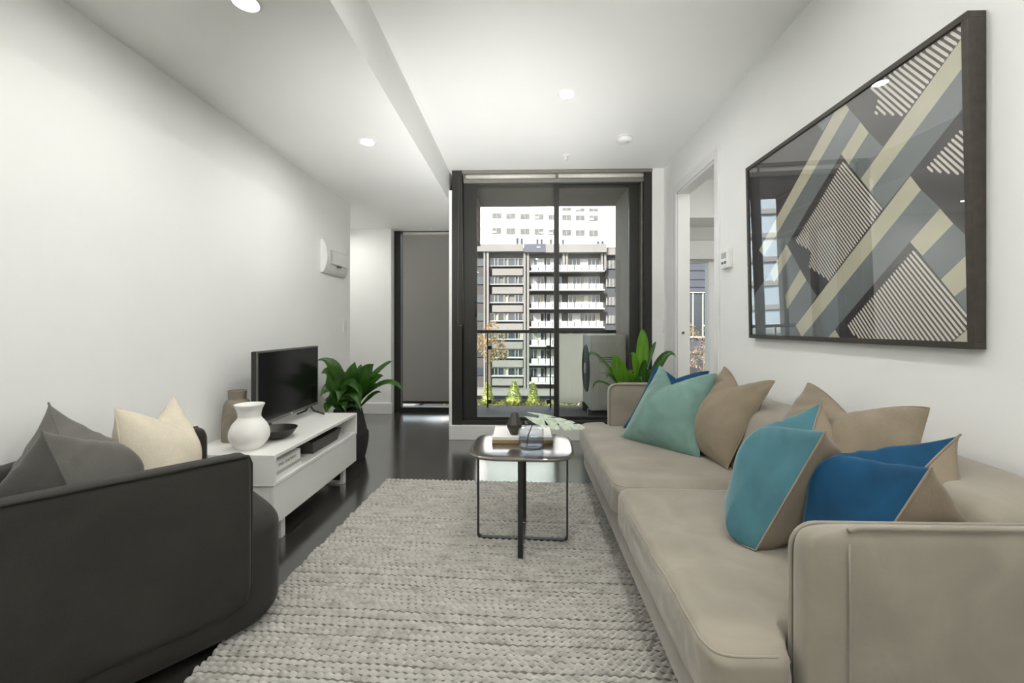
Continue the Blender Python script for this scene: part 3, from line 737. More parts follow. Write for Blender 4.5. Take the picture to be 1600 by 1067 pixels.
# ================================================================== CUSHIONS
def cushion(name, label, BL, BR, TR, TL, front, back, tf=0.10, tb=0.08, chop=0.22, chop_at=0.5, sharp=1.5, seam='piping', seed=1.0, n=41, group=None, pin=0.05, wr=0.006, low=0.35, eu=(2.4, 0.62), ev=(2.6, 0.62), bow=None, seammat=None):
    """scatter cushion from its four corners (seen from its front). chop = depth of the dent in the top edge"""
    BL, BR, TR, TL = map(Vector, (BL, BR, TR, TL))
    W, H_ = ((BR - BL) + (TR - TL)) / 2, ((TL - BL) + (TR - BR)) / 2
    N = W.cross(H_).normalized()
    if N.dot(Vector((0, 0, CH)) - (BL + TR) / 2) < 0 and False: N = -N
    base = (BL + BR) / 2; base.z = min(BL.z, BR.z)
    t = thing(name, label, 'cushion', base, group)
    def prof(u):
        k = abs(u - chop_at) / (chop_at if u < chop_at else 1 - chop_at)
        return 1 - chop * max(0.0, 1 - k) ** sharp
    def pt(u, v, side):
        uu, vv = u, v
        # edges draw in between the corners
        uu = 0.5 + (u - 0.5) * (1 - pin * 2 * math.sin(math.pi * v) ** 0.8 * abs(2 * u - 1) ** 2)
        vv = v * prof(u)
        p = BL.lerp(BR, uu).lerp(TL.lerp(TR, uu), vv)
        if bow:
            kb = 1 - abs(u - 0.7) / (0.7 if u < 0.7 else 0.3); p += Vector(bow) * (1 - v) ** 1.8 * max(0.0, kb)
        e = max(0.0, (1 - abs(2 * u - 1) ** eu[0])) ** eu[1] * max(0.0, (1 - abs(2 * v - 1) ** ev[0])) ** ev[1]
        e *= 1 + low * (0.5 - v)
        # dent pushes material forward and back under it
        e *= 1 + 0.25 * math.exp(-((u - chop_at) / 0.2) ** 2) * math.exp(-((v - 0.6) / 0.3) ** 2) * (chop > 0.05)
        th = tf if side > 0 else tb
        w1 = noise.noise(Vector((u * 3 + seed, v * 3, seed * 2 + side))) * 0.6
        ang = math.atan2(v * 1.1 - 1.15, u - chop_at); w2 = math.sin(ang * 16 + 3 * noise.noise(Vector((u * 2, v * 2, seed)))) * max(0, v - 0.45) * 1.1
        ang2 = math.atan2(v + 0.05, u + 0.05 if u < 0.5 else u - 1.05); w2 += 0.6 * math.sin(ang2 * 18) * max(0, 0.35 - v)
        return p + N * side * (th * e + wr * (w1 + w2) * min(1, e * 1.6))
    sm = lambda s: 0.5 + 0.5 * math.copysign(1 - (1 - abs(2 * s - 1)) ** 1.5, 2 * s - 1)
    MB().grid(n, n, lambda u, v: pt(sm(u), sm(v), 1), 0, True).build('front_panel', front, t)
    MB().grid(n, n, lambda u, v: pt(sm(u), sm(v), -1), 0, True, flip=True).build('back_panel', back, t)
    loop = []
    K = 24
    for i in range(K): loop.append(pt(sm(i / K), 0, 1))
    for i in range(K): loop.append(pt(1, sm(i / K), 1))
    for i in range(K): loop.append(pt(1 - sm(i / K), 1, 1))
    for i in range(K): loop.append(pt(0, 1 - sm(i / K), 1))
    MB().tube(loop, 0.0028, 6, closed=True).build('piping', seammat or back, t)
    return t

# far pair of beige cushions and near one, leaning on the backrest
cushion('cushion', 'beige linen cushion leaning on the sofa back behind the pale sage one',
        (0.96, 2.60, 0.43), (1.00, 2.13, 0.42), (1.185, 2.05, 0.862), (1.165, 2.52, 0.885), 'linen', 'linen', 0.10, 0.06, 0.18, seed=2.3, wr=0.012, pin=0.03)
cushion('cushion', 'wide beige linen cushion on the sofa back above the teal and the deep blue cushions',
        (1.02, 1.92, 0.43), (1.03, 1.25, 0.43), (1.15, 1.245, 0.888), (1.215, 1.86, 0.878), 'linen', 'linen', 0.10, 0.09, 0.17, seed=5.1, wr=0.014, pin=0.0)
cushion('cushion', 'deep blue velvet cushion half hidden behind the pale sage one at the far arm',
        P(974, 668, Z=0.42), (1.02, 2.66, 0.42), P(1108, 580, Y=2.66), P(1022, 573, Y=2.98), 'blue', 'linenback', 0.05, 0.05, 0.16, seed=7.7, seammat='blue')
cushion('cushion', 'pale sage green velvet cushion with a deep dent near the far arm',
        P(969, 684, Z=0.412), P(1093, 717, Z=0.412), P(1120, 584, Y=2.40), P(1030.5, 572, Y=2.84), 'sage', 'linenback', 0.10, 0.07, 0.24, 0.38, seed=1.4, wr=0.010, seammat='sage')
cushion('cushion', 'dusty teal velvet cushion with beige back in the middle of the sofa',
        (0.96, 1.70, 0.415), P(1181, 860, Y=1.345), P(1290, 673.5, Y=1.28), P(1283.5, 626, Y=1.57), 'teal', 'linenback', 0.125, 0.14, 0.20, 0.5, 1.1, seed=3.9, pin=0.0, bow=(-0.10, -0.06, 0), low=-0.25, eu=(1.2, 0.95), ev=(7, 0.5))
cushion('cushion', 'deep blue velvet cushion with beige back beside the near arm of the sofa',
        (1.00, 1.46, 0.415), (0.80, 1.10, 0.42), P(1456, 729, Y=1.04), P(1501, 679, Y=1.23), 'blue', 'linenback', 0.135, 0.15, 0.30, 0.5, 1.1, seed=8.8, pin=0.0, low=-0.5, eu=(1.2, 0.95), ev=(7, 0.5))

# ================================================================== CHARCOAL ARMCHAIR
CO = Vector((-0.965, 1.486, 0)); cd = Vector((0.646, 0.764, 0)).normalized(); cn = Vector((0.764, -0.646, 0)).normalized()
def C(d_, n_, z): return CO + cd * d_ + cn * n_ + Vector((0, 0, z))
chair = thing('armchair', 'charcoal wool tub armchair seen from its side at the left foreground', 'armchair', C(-0.28, -0.33, 0))
def cb_map(a, b, h):
    taper = 1 - 0.04 * max(0.0, -h)
    v = C(-0.242 + a * 0.384, -0.322 + b * 0.322, 0.224 + h * 0.190); v.x = max(v.x, -1.752); return v
pad(MB(), cb_map, 61, 4.6, 5.5, 0.06, wr=0.004, rt=(0.16, 0.28), rbm=(0.15, 0.4)).build('seat_base', 'charcoal', chair, weld=True)
# shell of arms and back: one wall swept round a U
TH = 0.085
path = []
dfront = 0.0
NR = 0.016 - TH / 2
ctl = [(0, NR), (-0.30, NR), (-0.55, NR), (-0.73, NR), (-0.735, -0.24), (-0.43, -0.60), (-0.2, -0.60), (0, -0.60)]
for _ in range(3):                                   # corner cutting rounds the plan of the shell
    nw = [ctl[0]]
    for p0, p1 in zip(ctl[:-1], ctl[1:]):
        nw += [(p0[0] * .75 + p1[0] * .25, p0[1] * .75 + p1[1] * .25), (p0[0] * .25 + p1[0] * .75, p0[1] * .25 + p1[1] * .75)]
    ctl = nw + [ctl[-1]]
cum = [0.0]
for p0, p1 in zip(ctl[:-1], ctl[1:]): cum.append(cum[-1] + math.hypot(p1[0] - p0[0], p1[1] - p0[1]))
ends = list(np.linspace(0, 0.12, 12)); tt = ends + list(np.linspace(0.12, cum[-1] - 0.12, 60))[1:-1] + [cum[-1] - e for e in ends[::-1]]
for t in tt: path.append((float(np.interp(t, cum, [c[0] for c in ctl])), float(np.interp(t, cum, [c[1] for c in ctl]))))
NP = len(path)
def shell():
    m = MB(); rings = []
    L = [0.0]
    for i in range(1, NP): L.append(L[-1] + math.hypot(path[i][0] - path[i - 1][0], path[i][1] - path[i - 1][1]))
    tot = L[-1]
    for i in range(NP):
        a_, b_ = path[max(0, i - 1)], path[min(NP - 1, i + 1)]
        tx, ty = b_[0] - a_[0], b_[1] - a_[1]; l_ = math.hypot(tx, ty); nx, ny = -ty / l_, tx / l_
        e = min(L[i], tot - L[i])
        zt_ = 0.672; zb_ = 0.125
        r1, r2 = 0.035, 0.11                    # rounded front corners, small at the top, larger at the bottom
        if e < r1: zt_ -= r1 - math.sqrt(max(0, r1 * r1 - (r1 - e) ** 2))
        if e < r2: zb_ += (r2 - math.sqrt(max(0, r2 * r2 - (r2 - e) ** 2))) * 0.6
        th = TH / 2 * (1 if e > 0.02 else 0.45 + 0.55 * math.sqrt(max(0, 1 - (1 - e / 0.02) ** 2)))
        ring = []
        hh = (zt_ - zb_) / 2; zc = (zt_ + zb_) / 2
        K = 40
        for k in range(K):
            an = 2 * math.pi * k / K; c_, s2 = math.cos(an), math.sin(an)
            ww = math.copysign(abs(c_) ** (2 / 5), c_); zz = math.copysign(abs(s2) ** (2 / 14), s2)
            ring.append(C(path[i][0] + nx * ww * th, path[i][1] + ny * ww * th, zc + zz * hh))
        rings.append(ring)
    K = len(rings[0]); vs = [v for r in rings for v in r]; fs = []
    for i in range(NP - 1):
        for k in range(K): fs.append((i * K + k, i * K + (k + 1) % K, (i + 1) * K + (k + 1) % K, (i + 1) * K + k))
    fs.append(tuple(range(K))[::-1]); fs.append(tuple((NP - 1) * K + k for k in range(K)))
    m.add(vs, fs, 0, True)
    return m.build('arm_shell', 'charcoal', chair, weld=True)
sh = shell()
pts = [C(0.003, -0.012, z) for z in np.linspace(0.20, 0.632, 8)] + [C(-0.010, -0.004, 0.662)]
for i in range(2, NP - 2):
    a_, b_ = path[i - 1], path[i + 1]; tx, ty = b_[0] - a_[0], b_[1] - a_[1]; l_ = math.hypot(tx, ty)
    pts.append(C(path[i][0] + ty / l_ * (TH / 2 - 0.003) * -1, path[i][1] - tx / l_ * (TH / 2 - 0.003) * 1, 0.667))
MB().tube(pts, 0.0055, 8).build('piping', 'charcoal', sh)

# cushions on the armchair
cushion('cushion', 'mid grey wool cushion at the rear of the charcoal armchair',
        C(-0.33, -0.56, 0.43), C(-0.38, -0.12, 0.43), P(64, 672, Z=0.82), P(75.5, 629, Z=0.85), 'greywool', 'greywool', 0.17, 0.13, 0.32, 0.5, 1.1, seed=4.2, pin=0.0, low=0.2, eu=(1.2, 0.95), ev=(7, 0.5))
cushion('cushion', 'cream slub woven cushion standing on the charcoal armchair beside the grey one',
        C(-0.22, -0.46, 0.43), C(0.00, -0.20, 0.43), C(0.02, -0.46, 0.80), P(180, 639, Z=0.815), 'cream', 'cream', 0.10, 0.08, 0.2, 0.5, seed=6.4) if False else None
def cream():
    nl, fr = P(179.5, 638.5, Z=0.82), P(273.5, 619.5, Z=0.815)
    bl = Vector((nl.x, nl.y, 0.43)) + Vector((0.10, -0.06, 0)); br = Vector((fr.x, fr.y, 0.43)) + Vector((0.13, -0.08, 0))
    cushion('cushion', 'cream slub woven cushion standing on the charcoal armchair beside the grey one',
            bl, br, fr, nl, 'cream', 'cream', 0.13, 0.11, 0.24, 0.62, 1.3, seed=6.4, pin=0.02)
cream()

# ================================================================== RUG
def rug():
    cx, cy = P(604, 748, Z=0.012).xy; ang = R(-2.2)
    Wd, Ld = 2.0, 3.0
    ux, uy = math.cos(ang), math.sin(ang); vx, vy = math.sin(ang), -math.cos(ang)   # u to the right, v towards the camera
    nu, rib = 430, 0.0235
    nrib = int(Ld / rib); per = 8; nv = nrib * per + 1
    U = np.linspace(0, Wd, nu); V = np.linspace(0, nrib * rib, nv)
    UU, VV = np.meshgrid(U, V)
    rng = np.random.default_rng(3)
    k = np.clip((VV / rib).astype(int), 0, nrib - 1)
    ph = rng.uniform(0, 6.28, nrib)[k]; fr = (6.28 / 0.031) * rng.uniform(0.9, 1.1, nrib)[k]; am = rng.uniform(0.75, 1.1, nrib)[k]
    prof = np.abs(np.sin(np.pi * VV / rib)) ** 0.75
    fq = VV / rib - np.floor(VV / rib)
    braid = 0.80 + 0.20 * np.sin(UU * fr + ph + 4.2 * fq) + 0.05 * np.sin(UU * fr * 0.37 + ph * 2)
    Zz = 0.001 + 0.022 * prof * braid * am
    wob = 0.0035 * np.sin(UU * 5.1 + k * 0.05) + 0.002 * np.sin(UU * 17 + k * 0.9)
    edge = np.minimum(np.minimum(UU, Wd - UU), np.minimum(VV, nrib * rib - VV))
    Zz = Zz * np.clip(edge / 0.008, 0, 1) ** 0.5 + 0.0006
    jit = 0.006 * rng.uniform(-1, 1, nrib)[k]
    UU2 = UU + jit * (UU < 0.02) - jit * (UU > Wd - 0.02)
    VV2 = VV + wob
    co = np.stack([cx + UU2 * ux + VV2 * vx, cy + UU2 * uy + VV2 * vy, Zz], -1).reshape(-1, 3)
    me = bpy.data.meshes.new('rug')
    idx = np.arange(nu * nv).reshape(nv, nu)
    q = np.stack([idx[:-1, :-1], idx[1:, :-1], idx[1:, 1:], idx[:-1, 1:]], -1).reshape(-1, 4)
    me.vertices.add(len(co)); me.vertices.foreach_set('co', co.ravel().astype(np.float32))
    me.loops.add(q.size); me.loops.foreach_set('vertex_index', q.ravel().astype(np.int32))
    me.polygons.add(len(q)); me.polygons.foreach_set('loop_start', np.arange(0, q.size, 4).astype(np.int32))
    me.polygons.foreach_set('use_smooth', np.ones(len(q), dtype=bool))
    me.update(calc_edges=True); me.validate()
    me.materials.append(M['rug']); me.materials.append(M['ribshade'])
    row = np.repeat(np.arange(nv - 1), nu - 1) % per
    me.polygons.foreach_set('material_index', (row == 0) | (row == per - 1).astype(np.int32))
    o = bpy.data.objects.new('rug', me); COL.objects.link(o)
    tag(o, 'pale grey chunky ribbed wool rug on the dark floor', 'rug')
rug()

# ================================================================== TELEVISION UNIT
UX, UY0, UY1, UB, ZT = -1.252, 2.11, 3.17, -1.752, 0.472
unit = thing('tv_cabinet', 'low white television cabinet with an open shelf over a drawer', 'cabinet', (-1.5, 2.64, 0))
ZS, ZD0 = 0.315, 0.120
m = MB(); T_ = 0.018
m.box(UB, UX, UY0, UY1, ZT - T_, ZT); m.box(UB, UX, UY0, UY1, ZS, ZS + T_); m.box(UB, UX, UY0, UY0 + T_, ZS + T_, ZT - T_); m.box(UB, UX, UY1 - T_, UY1, ZS + T_, ZT - T_)
m.box(UB, UB + 0.012, UY0 + T_, UY1 - T_, ZS + T_, ZT - T_)
m.build('open_shelf', 'whitelam', unit, bevel=0.0015)
MB().box(UB + 0.01, UX - 0.024, UY0 + 0.008, UY1 - 0.008, ZD0, ZS - 0.002).build('carcass', 'whitelam', unit, bevel=0.001)
MB().box(UX - 0.022, UX - 0.004, UY0 + 0.004, UY1 - 0.004, ZD0 - 0.004, ZS - 0.003).build('drawer_front', 'whitelam', unit, bevel=0.0015)
for yc in (UY0 + 0.13, UY1 - 0.15):
    m = MB()
    m.box(UX - 0.055, UX - 0.03, yc - 0.02, yc + 0.02, 0, ZD0); m.box(UB + 0.04, UB + 0.065, yc - 0.02, yc + 0.02, 0, ZD0)
    m.box(UB + 0.065, UX - 0.055, yc - 0.02, yc + 0.02, 0, 0.014)
    m.build('leg', 'whitelam', unit, bevel=0.002)

# television
def tvset():
    n0, f0 = Vector((-1.527, 2.40, 0)), Vector((-1.548, 3.165, 0))
    dr_ = (f0 - n0); Wt = dr_.length; dr_.normalize(); nr = Vector((dr_.y, -dr_.x, 0))      # nr faces the room
    zb_, zt_ = 0.538, 0.975
    t = thing('television', 'flat black television on the white cabinet', 'television', ((n0 + f0) / 2 + Vector((0, 0, ZT))))
    def slab(m, s0, s1, z0, z1, d0, d1):
        a_, b_ = n0 + dr_ * s0, n0 + dr_ * s1
        c = [a_ + nr * d1, a_ + nr * d0, b_ + nr * d0, b_ + nr * d1]
        c = [c[1], c[0], c[3], c[2]]
        m.hexa([(v.x, v.y, z0) for v in c] + [(v.x, v.y, z1) for v in c]); return m
    slab(MB(), 0, Wt, zb_, zt_, -0.035, -0.002).build('housing', 'black', t, bevel=0.004, weld=True)
    m = MB(); b = 0.010
    slab(m, 0, Wt, zb_, zb_ + 0.020, -0.004, 0.003); slab(m, 0, Wt, zt_ - b, zt_, -0.004, 0.003)
    slab(m, 0, b, zb_ + 0.02, zt_ - b, -0.004, 0.003); slab(m, Wt - b, Wt, zb_ + 0.02, zt_ - b, -0.004, 0.003)
    bz = m.build('bezel', 'bezel', t, bevel=0.001, weld=True)
    slab(MB(), Wt * 0.5 - 0.012, Wt * 0.5 + 0.012, zb_ + 0.006, zb_ + 0.013, 0.003, 0.0036).build('badge', 'plastic', bz, weld=True)
    slab(MB(), b, Wt - b, zb_ + 0.02, zt_ - b, -0.003, 0.0005).build('screen', 'screen', t, weld=True)
    for s_ in (0.14, Wt - 0.10):
        c0 = n0 + dr_ * s_ - nr * 0.015
        m = MB()
        for sg in (1, -1):
            e = c0 + nr * sg * 0.10 + dr_ * (0.02 if s_ > 0.3 else -0.02)
            m.tube([c0 + Vector((0, 0, zb_ + 0.01)), c0.lerp(e, 0.3) + Vector((0, 0, ZT + 0.035)), e + Vector((0, 0, ZT + 0.006))], [0.009, 0.008, 0.006], 8)
        m.build('foot', 'black', t)
tvset()

# vases, bowl, tray and books on the cabinet
def on(px, py, z): 
    q = P(px, py, Z=z); return q
def smooth_prof(ctrl, n=40):
    """Catmull-Rom through (r, z) control points"""
    c = [ctrl[0]] + list(ctrl) + [ctrl[-1]]; out = []
    seg = len(ctrl) - 1
    for i in range(seg):
        p0, p1, p2, p3 = [np.array(c[i + k], float) for k in range(4)]
        for t in np.linspace(0, 1, max(2, n // seg), endpoint=False):
            v = 0.5 * ((2 * p1) + (-p0 + p2) * t + (2 * p0 - 5 * p1 + 4 * p2 - p3) * t * t + (-p0 + 3 * p1 - 3 * p2 + p3) * t ** 3)
            out.append((max(0.0, v[0]), v[1]))
    out.append(tuple(ctrl[-1])); return out
def lathe_obj(name, label, cat, c, prof, m_, seg=48):
    o = MB().lathe(prof, (0, 0, 0), seg).build(name, m_); o.location = c
    return tag(o, label, cat)
cv = Vector((-1.462, 2.235, ZT))
lathe_obj('vase', 'round bellied matt white vase with flared neck on the white cabinet', 'vase', cv,
          smooth_prof([(0.048, 0.0), (0.056, 0.003), (0.090, 0.045), (0.0965, 0.085), (0.082, 0.128), (0.058, 0.160), (0.0545, 0.178), (0.060, 0.205), (0.0715, 0.232), (0.068, 0.232), (0.055, 0.203), (0.050, 0.178), (0.054, 0.16), (0.07, 0.12), (0.06, 0.05), (0.0, 0.03)], 80), 'ceramic')
cg = Vector((-1.640, 2.40, ZT))
lathe_obj('vase', 'tall taupe bottle vase behind the white vase', 'vase', cg,
          smooth_prof([(0.070, 0.0), (0.078, 0.004), (0.076, 0.12), (0.069, 0.19), (0.060, 0.218), (0.047, 0.233), (0.045, 0.240), (0.047, 0.275), (0.049, 0.280), (0.042, 0.280), (0.040, 0.24), (0.04, 0.2), (0.0, 0.19)], 70), 'stone')
cbw = P(421, 687, Z=ZT)
lathe_obj('bowl', 'shallow black ribbed bowl on the white cabinet beside the white vase', 'bowl', Vector((-1.435, 2.44, ZT)),
          smooth_prof([(0.030, 0.0), (0.046, 0.002), (0.082, 0.022), (0.105, 0.052), (0.110, 0.058), (0.106, 0.058), (0.08, 0.030), (0.045, 0.010), (0.0, 0.008)], 50), 'blackbowl')
# tapered felt tray on the shelf
ZF = ZS + T_
ty0, ty1 = 2.575, 2.985
tray = thing('tray', 'charcoal felt tray with sloping sides on the open shelf', 'tray', (-1.40, (ty0 + ty1) / 2, ZF))
def ring(x0, x1, y0, y1, z): return [(x0, y0, z), (x1, y0, z), (x1, y1, z), (x0, y1, z)]
xo0, xo1 = -1.62, -1.29
rs = [ring(xo0 + .03, xo1 - .012, ty0 + .03, ty1 - .04, ZF), ring(xo0, xo1, ty0, ty1, ZF + 0.075), ring(xo0 + .006, xo1 - .006, ty0 + .006, ty1 - .006, ZF + 0.075), ring(xo0 + .036, xo1 - .018, ty0 + .036, ty1 - .046, ZF + 0.006)]
vs = [v for r_ in rs for v in r_]; fs = [(3, 2, 1, 0)]
for i in range(3):
    for k in range(4): fs.append((i * 4 + k, i * 4 + (k + 1) % 4, (i + 1) * 4 + (k + 1) % 4, (i + 1) * 4 + k))
fs.append((12, 13, 14, 15))
MB().add(vs, fs).build('body', 'felt', tray, weld=True)

def book(name, label, x0, x1, y0, y1, z0, z1, cover, spine='x1', group=None, pages='paper', ct=0.0025):
    t = thing(name, label, 'book', ((x0 + x1) / 2, (y0 + y1) / 2, z0), group)
    m = MB(); m.box(x0, x1, y0, y1, z0, z0 + ct); m.box(x0, x1, y0, y1, z1 - ct, z1)
    if spine == 'x1': m.box(x1 - ct, x1, y0, y1, z0 + ct, z1 - ct); pg = (x0 + .004, x1 - ct, y0 + .004, y1 - .004)
    else: m.box(x0, x1, y0, y0 + ct, z0 + ct, z1 - ct); pg = (x0 + .004, x1 - .004, y0 + ct, y1 - .004)
    m.build('cover', cover, t, bevel=0.0008)
    MB().box(pg[0], pg[1], pg[2], pg[3], z0 + ct, z1 - ct).build('pages', pages, t)
    return t
bx1 = -1.285
bk0, bk1 = 2.165, 2.42
book('book', 'thin white book, lowest of the stack on the open shelf', bx1 - 0.20, bx1 + 0.004, bk0, bk1 + 0.006, ZF, ZF + 0.014, 'paper', group='books on the open shelf')
book('book', 'thin dark edged book in the middle of the stack on the open shelf', bx1 - 0.20, bx1 + 0.002, bk0 + 0.002, bk1 + 0.004, ZF + 0.0142, ZF + 0.030, 'acbody', group='books on the open shelf', pages='greyplastic')
bk = book('book', 'thick white book titled SMALL APARTMENT, topmost of the stack on the open shelf', bx1 - 0.20, bx1, bk0, bk1, ZF + 0.0302, ZF + 0.088, 'paper', group='books on the open shelf')
def text(body, size, x, y, z, parent, name='lettering', width=None):
    cu = bpy.data.curves.new(name, 'FONT'); cu.body = body; cu.size = size; cu.extrude = 0.0002; cu.align_x = 'CENTER'
    tmp = bpy.data.objects.new(name, cu); cu.materials.append(M['ink'])
    me = bpy.data.meshes.new_from_object(tmp); me.name = name; bpy.data.objects.remove(tmp)
    o = bpy.data.objects.new(name, me); COL.objects.link(o); o.parent = parent
    mt = Matrix(((0, 0, 1, x - parent.location.x), (1, 0, 0, y - parent.location.y), (0, 1, 0, z - parent.location.z), (0, 0, 0, 1)))
    o.matrix_local = mt @ Matrix.Diagonal((0.88, 1, 1, 1)); return o
text('SMALL APARTMENT', 0.0225, bx1 + 0.0004, (bk0 + bk1) / 2 - 0.005, ZF + 0.052, bk)
text('INTERIORS', 0.008, bx1 + 0.0004, (bk0 + bk1) / 2 - 0.02, ZF + 0.040, bk) if False else None

# ================================================================== SIDE TABLE
TC = Vector((-0.008, 2.225, 0)); TA = R(-2.5)
RT = Matrix.Rotation(TA, 3, 'Z')
def Tt(x, y, z): return TC + RT @ Vector((x, y, z))
TZ = 0.515
tbl = thing('side_table', 'small dark side table with rounded square top and black strap legs on the rug', 'table', TC + Vector((0, 0, 0.012)))
pad(MB(), lambda a, b, h: Tt(a * 0.262, b * 0.240, TZ - 0.0185 + h * 0.0185), 49, 4.2, 3.0).build('tabletop', 'tabletop', tbl, weld=True)
def strap(hw, axis, name):
    z0, z1, r_ = 0.0165, TZ - 0.034, 0.022
    prof = [(-hw, z1)]
    prof += [(-hw + r_ - r_ * math.cos(t), z0 + r_ - r_ * math.sin(t)) for t in np.linspace(0, math.pi / 2, 7)]
    prof += [(hw - r_ + r_ * math.sin(t), z0 + r_ - r_ * math.cos(t)) for t in np.linspace(0, math.pi / 2, 7)]
    prof += [(hw, z1)]
    n = len(prof); vs = []; fs = []
    w, th = 0.012, 0.0042
    for i in range(n):
        a_, b_ = prof[max(0, i - 1)], prof[min(n - 1, i + 1)]
        tx, tz = b_[0] - a_[0], b_[1] - a_[1]; l_ = math.hypot(tx, tz); nx, nz = -tz / l_, tx / l_
        for sw, sn_ in ((-1, -1), (1, -1), (1, 1), (-1, 1)):
            u, z = prof[i][0] + nx * th * sn_, prof[i][1] + nz * th * sn_
            vs.append(Tt(u, sw * w, z) if axis == 'x' else Tt(sw * w, u, z))
    for i in range(n - 1):
        for k in range(4): fs.append((i * 4 + k, i * 4 + (k + 1) % 4, (i + 1) * 4 + (k + 1) % 4, (i + 1) * 4 + k))
    fs += [(0, 1, 2, 3), tuple((n - 1) * 4 + k for k in range(4))]
    MB().add(vs, fs).build(name, 'black', tbl, weld=True)
strap(0.232, 'x', 'leg'); strap(0.205, 'y', 'leg')

# on the table
bz0 = TZ + 0.0005
book('book', 'lower of the two books under the dark vase on the side table', -0.165, 0.151, 2.200, 2.440, bz0, bz0 + 0.018, 'tan', 'y0', 'books on the side table')
book('book', 'upper white topped book under the dark faceted vase on the side table', -0.163, 0.145, 2.202, 2.440, bz0 + 0.0182, bz0 + 0.034, 'paper', 'y0', 'books on the side table', pages='tan')
MB_ = MB().box(-0.162, 0.144, 2.2005, 2.2035, bz0 + 0.0202, bz0 + 0.032)
fv = MB().lathe([(0.020, 0.0), (0.040, 0.040), (0.042, 0.056), (0.016, 0.116), (0.010, 0.116), (0.008, 0.09), (0.0, 0.085)], (0, 0, 0), 8, smooth=False, ang0=0.3).build('vase', 'darkvase')
fv.location = (-0.05, 2.256, bz0 + 0.0345); tag(fv, 'small charcoal faceted bud vase standing on the two books', 'vase')
gv = thing('glass_vase', 'short smoky clear glass vase holding a leaf on the side table', 'vase', (0.036, 2.128, TZ + 0.0005))
outer = smooth_prof([(0.052, 0.0), (0.061, 0.004), (0.063, 0.014), (0.063, 0.085), (0.058, 0.098), (0.036, 0.104), (0.029, 0.108), (0.029, 0.122), (0.033, 0.128)], 50)
inner = smooth_prof([(0.030, 0.128), (0.026, 0.121), (0.026, 0.107), (0.034, 0.101), (0.055, 0.095), (0.0595, 0.084), (0.0595, 0.022), (0.05, 0.016), (0.0, 0.015)], 50)
MB().lathe(outer + inner, (0.036, 2.128, TZ + 0.0005), 56).build('vessel', 'vaseglass', gv)
MB().lathe([(0.0, 0.017), (0.05, 0.018), (0.0588, 0.024), (0.0588, 0.052), (0.0, 0.052)], (0.036, 2.128, TZ + 0.0005), 48, cap0=False).build('water', 'water', gv)

# monstera leaf on a stem
lf = thing('leaf_stem', 'single split pale green leaf on a stem in the glass vase', 'leaf', (0.036, 2.128, TZ + 0.02))
joint = P(841, 651, Y=2.135)
MB().tube([(0.015, 2.10, TZ + 0.022), (0.022, 2.115, TZ + 0.07), (0.042, 2.130, TZ + 0.115), (0.055, 2.133, TZ + 0.14), joint], [0.003, 0.003, 0.0028, 0.0026, 0.0022], 8).build('stem', 'stem', lf)
def monstera():
    """flat heart with finger slits, bent over its midrib; local u along the midrib, v across"""
    m = MB()
    L_, Wd = 0.235, 0.115
    tipv = P(908, 666, Y=2.10)
    o = Vector(joint); ax = (tipv - o).normalized(); side = Vector((-0.15, 1, 0.10)); side = (side - ax * side.dot(ax)).normalized(); up = ax.cross(side)
    def pos(u, v):
        sag = -0.25 * u * u * 0.3 - 0.9 * v * v
        return o + ax * u + side * v + up * (sag + 0.0) + Vector((0, 0, 0.0))
    N = 44
    def half(sg):
        rows = []
        for i in range(N + 1):
            s_ = i / N; u = -0.085 + s_ * (L_ + 0.085)
            env = math.sin(math.pi * min(1, max(0, (s_) ** 0.62))) ** 0.7 * Wd
            slit = 1.0
            k = (s_ * 5.0 + (0.15 if sg > 0 else 0.45)) % 1.0
            if 0.22 < s_ < 0.93 and k < 0.2: slit = 0.34
            root = 0.0 if u > -0.005 else 0.02 + 0.25 * (-u)
            rows.append((u, root, max(root + 0.001, env * slit), env))
        vs = []; fs = []; K = 7
        for (u, r0, r1, env) in rows:
            for k in range(K):
                v = r0 + (r1 - r0) * k / (K - 1)
                vs.append(pos(u + 0.45 * v, sg * v))
        for i in range(N):
            for k in range(K - 1):
                q = (i * K + k, i * K + k + 1, (i + 1) * K + k + 1, (i + 1) * K + k)
                fs.append(q if sg > 0 else q[::-1])
        m.add(vs, fs, 0, True)
    half(1); half(-1)
    ob = m.build('blade', 'leafm', lf)
    md = ob.modifiers.new('thick', 'SOLIDIFY'); md.thickness = 0.0008
monstera()

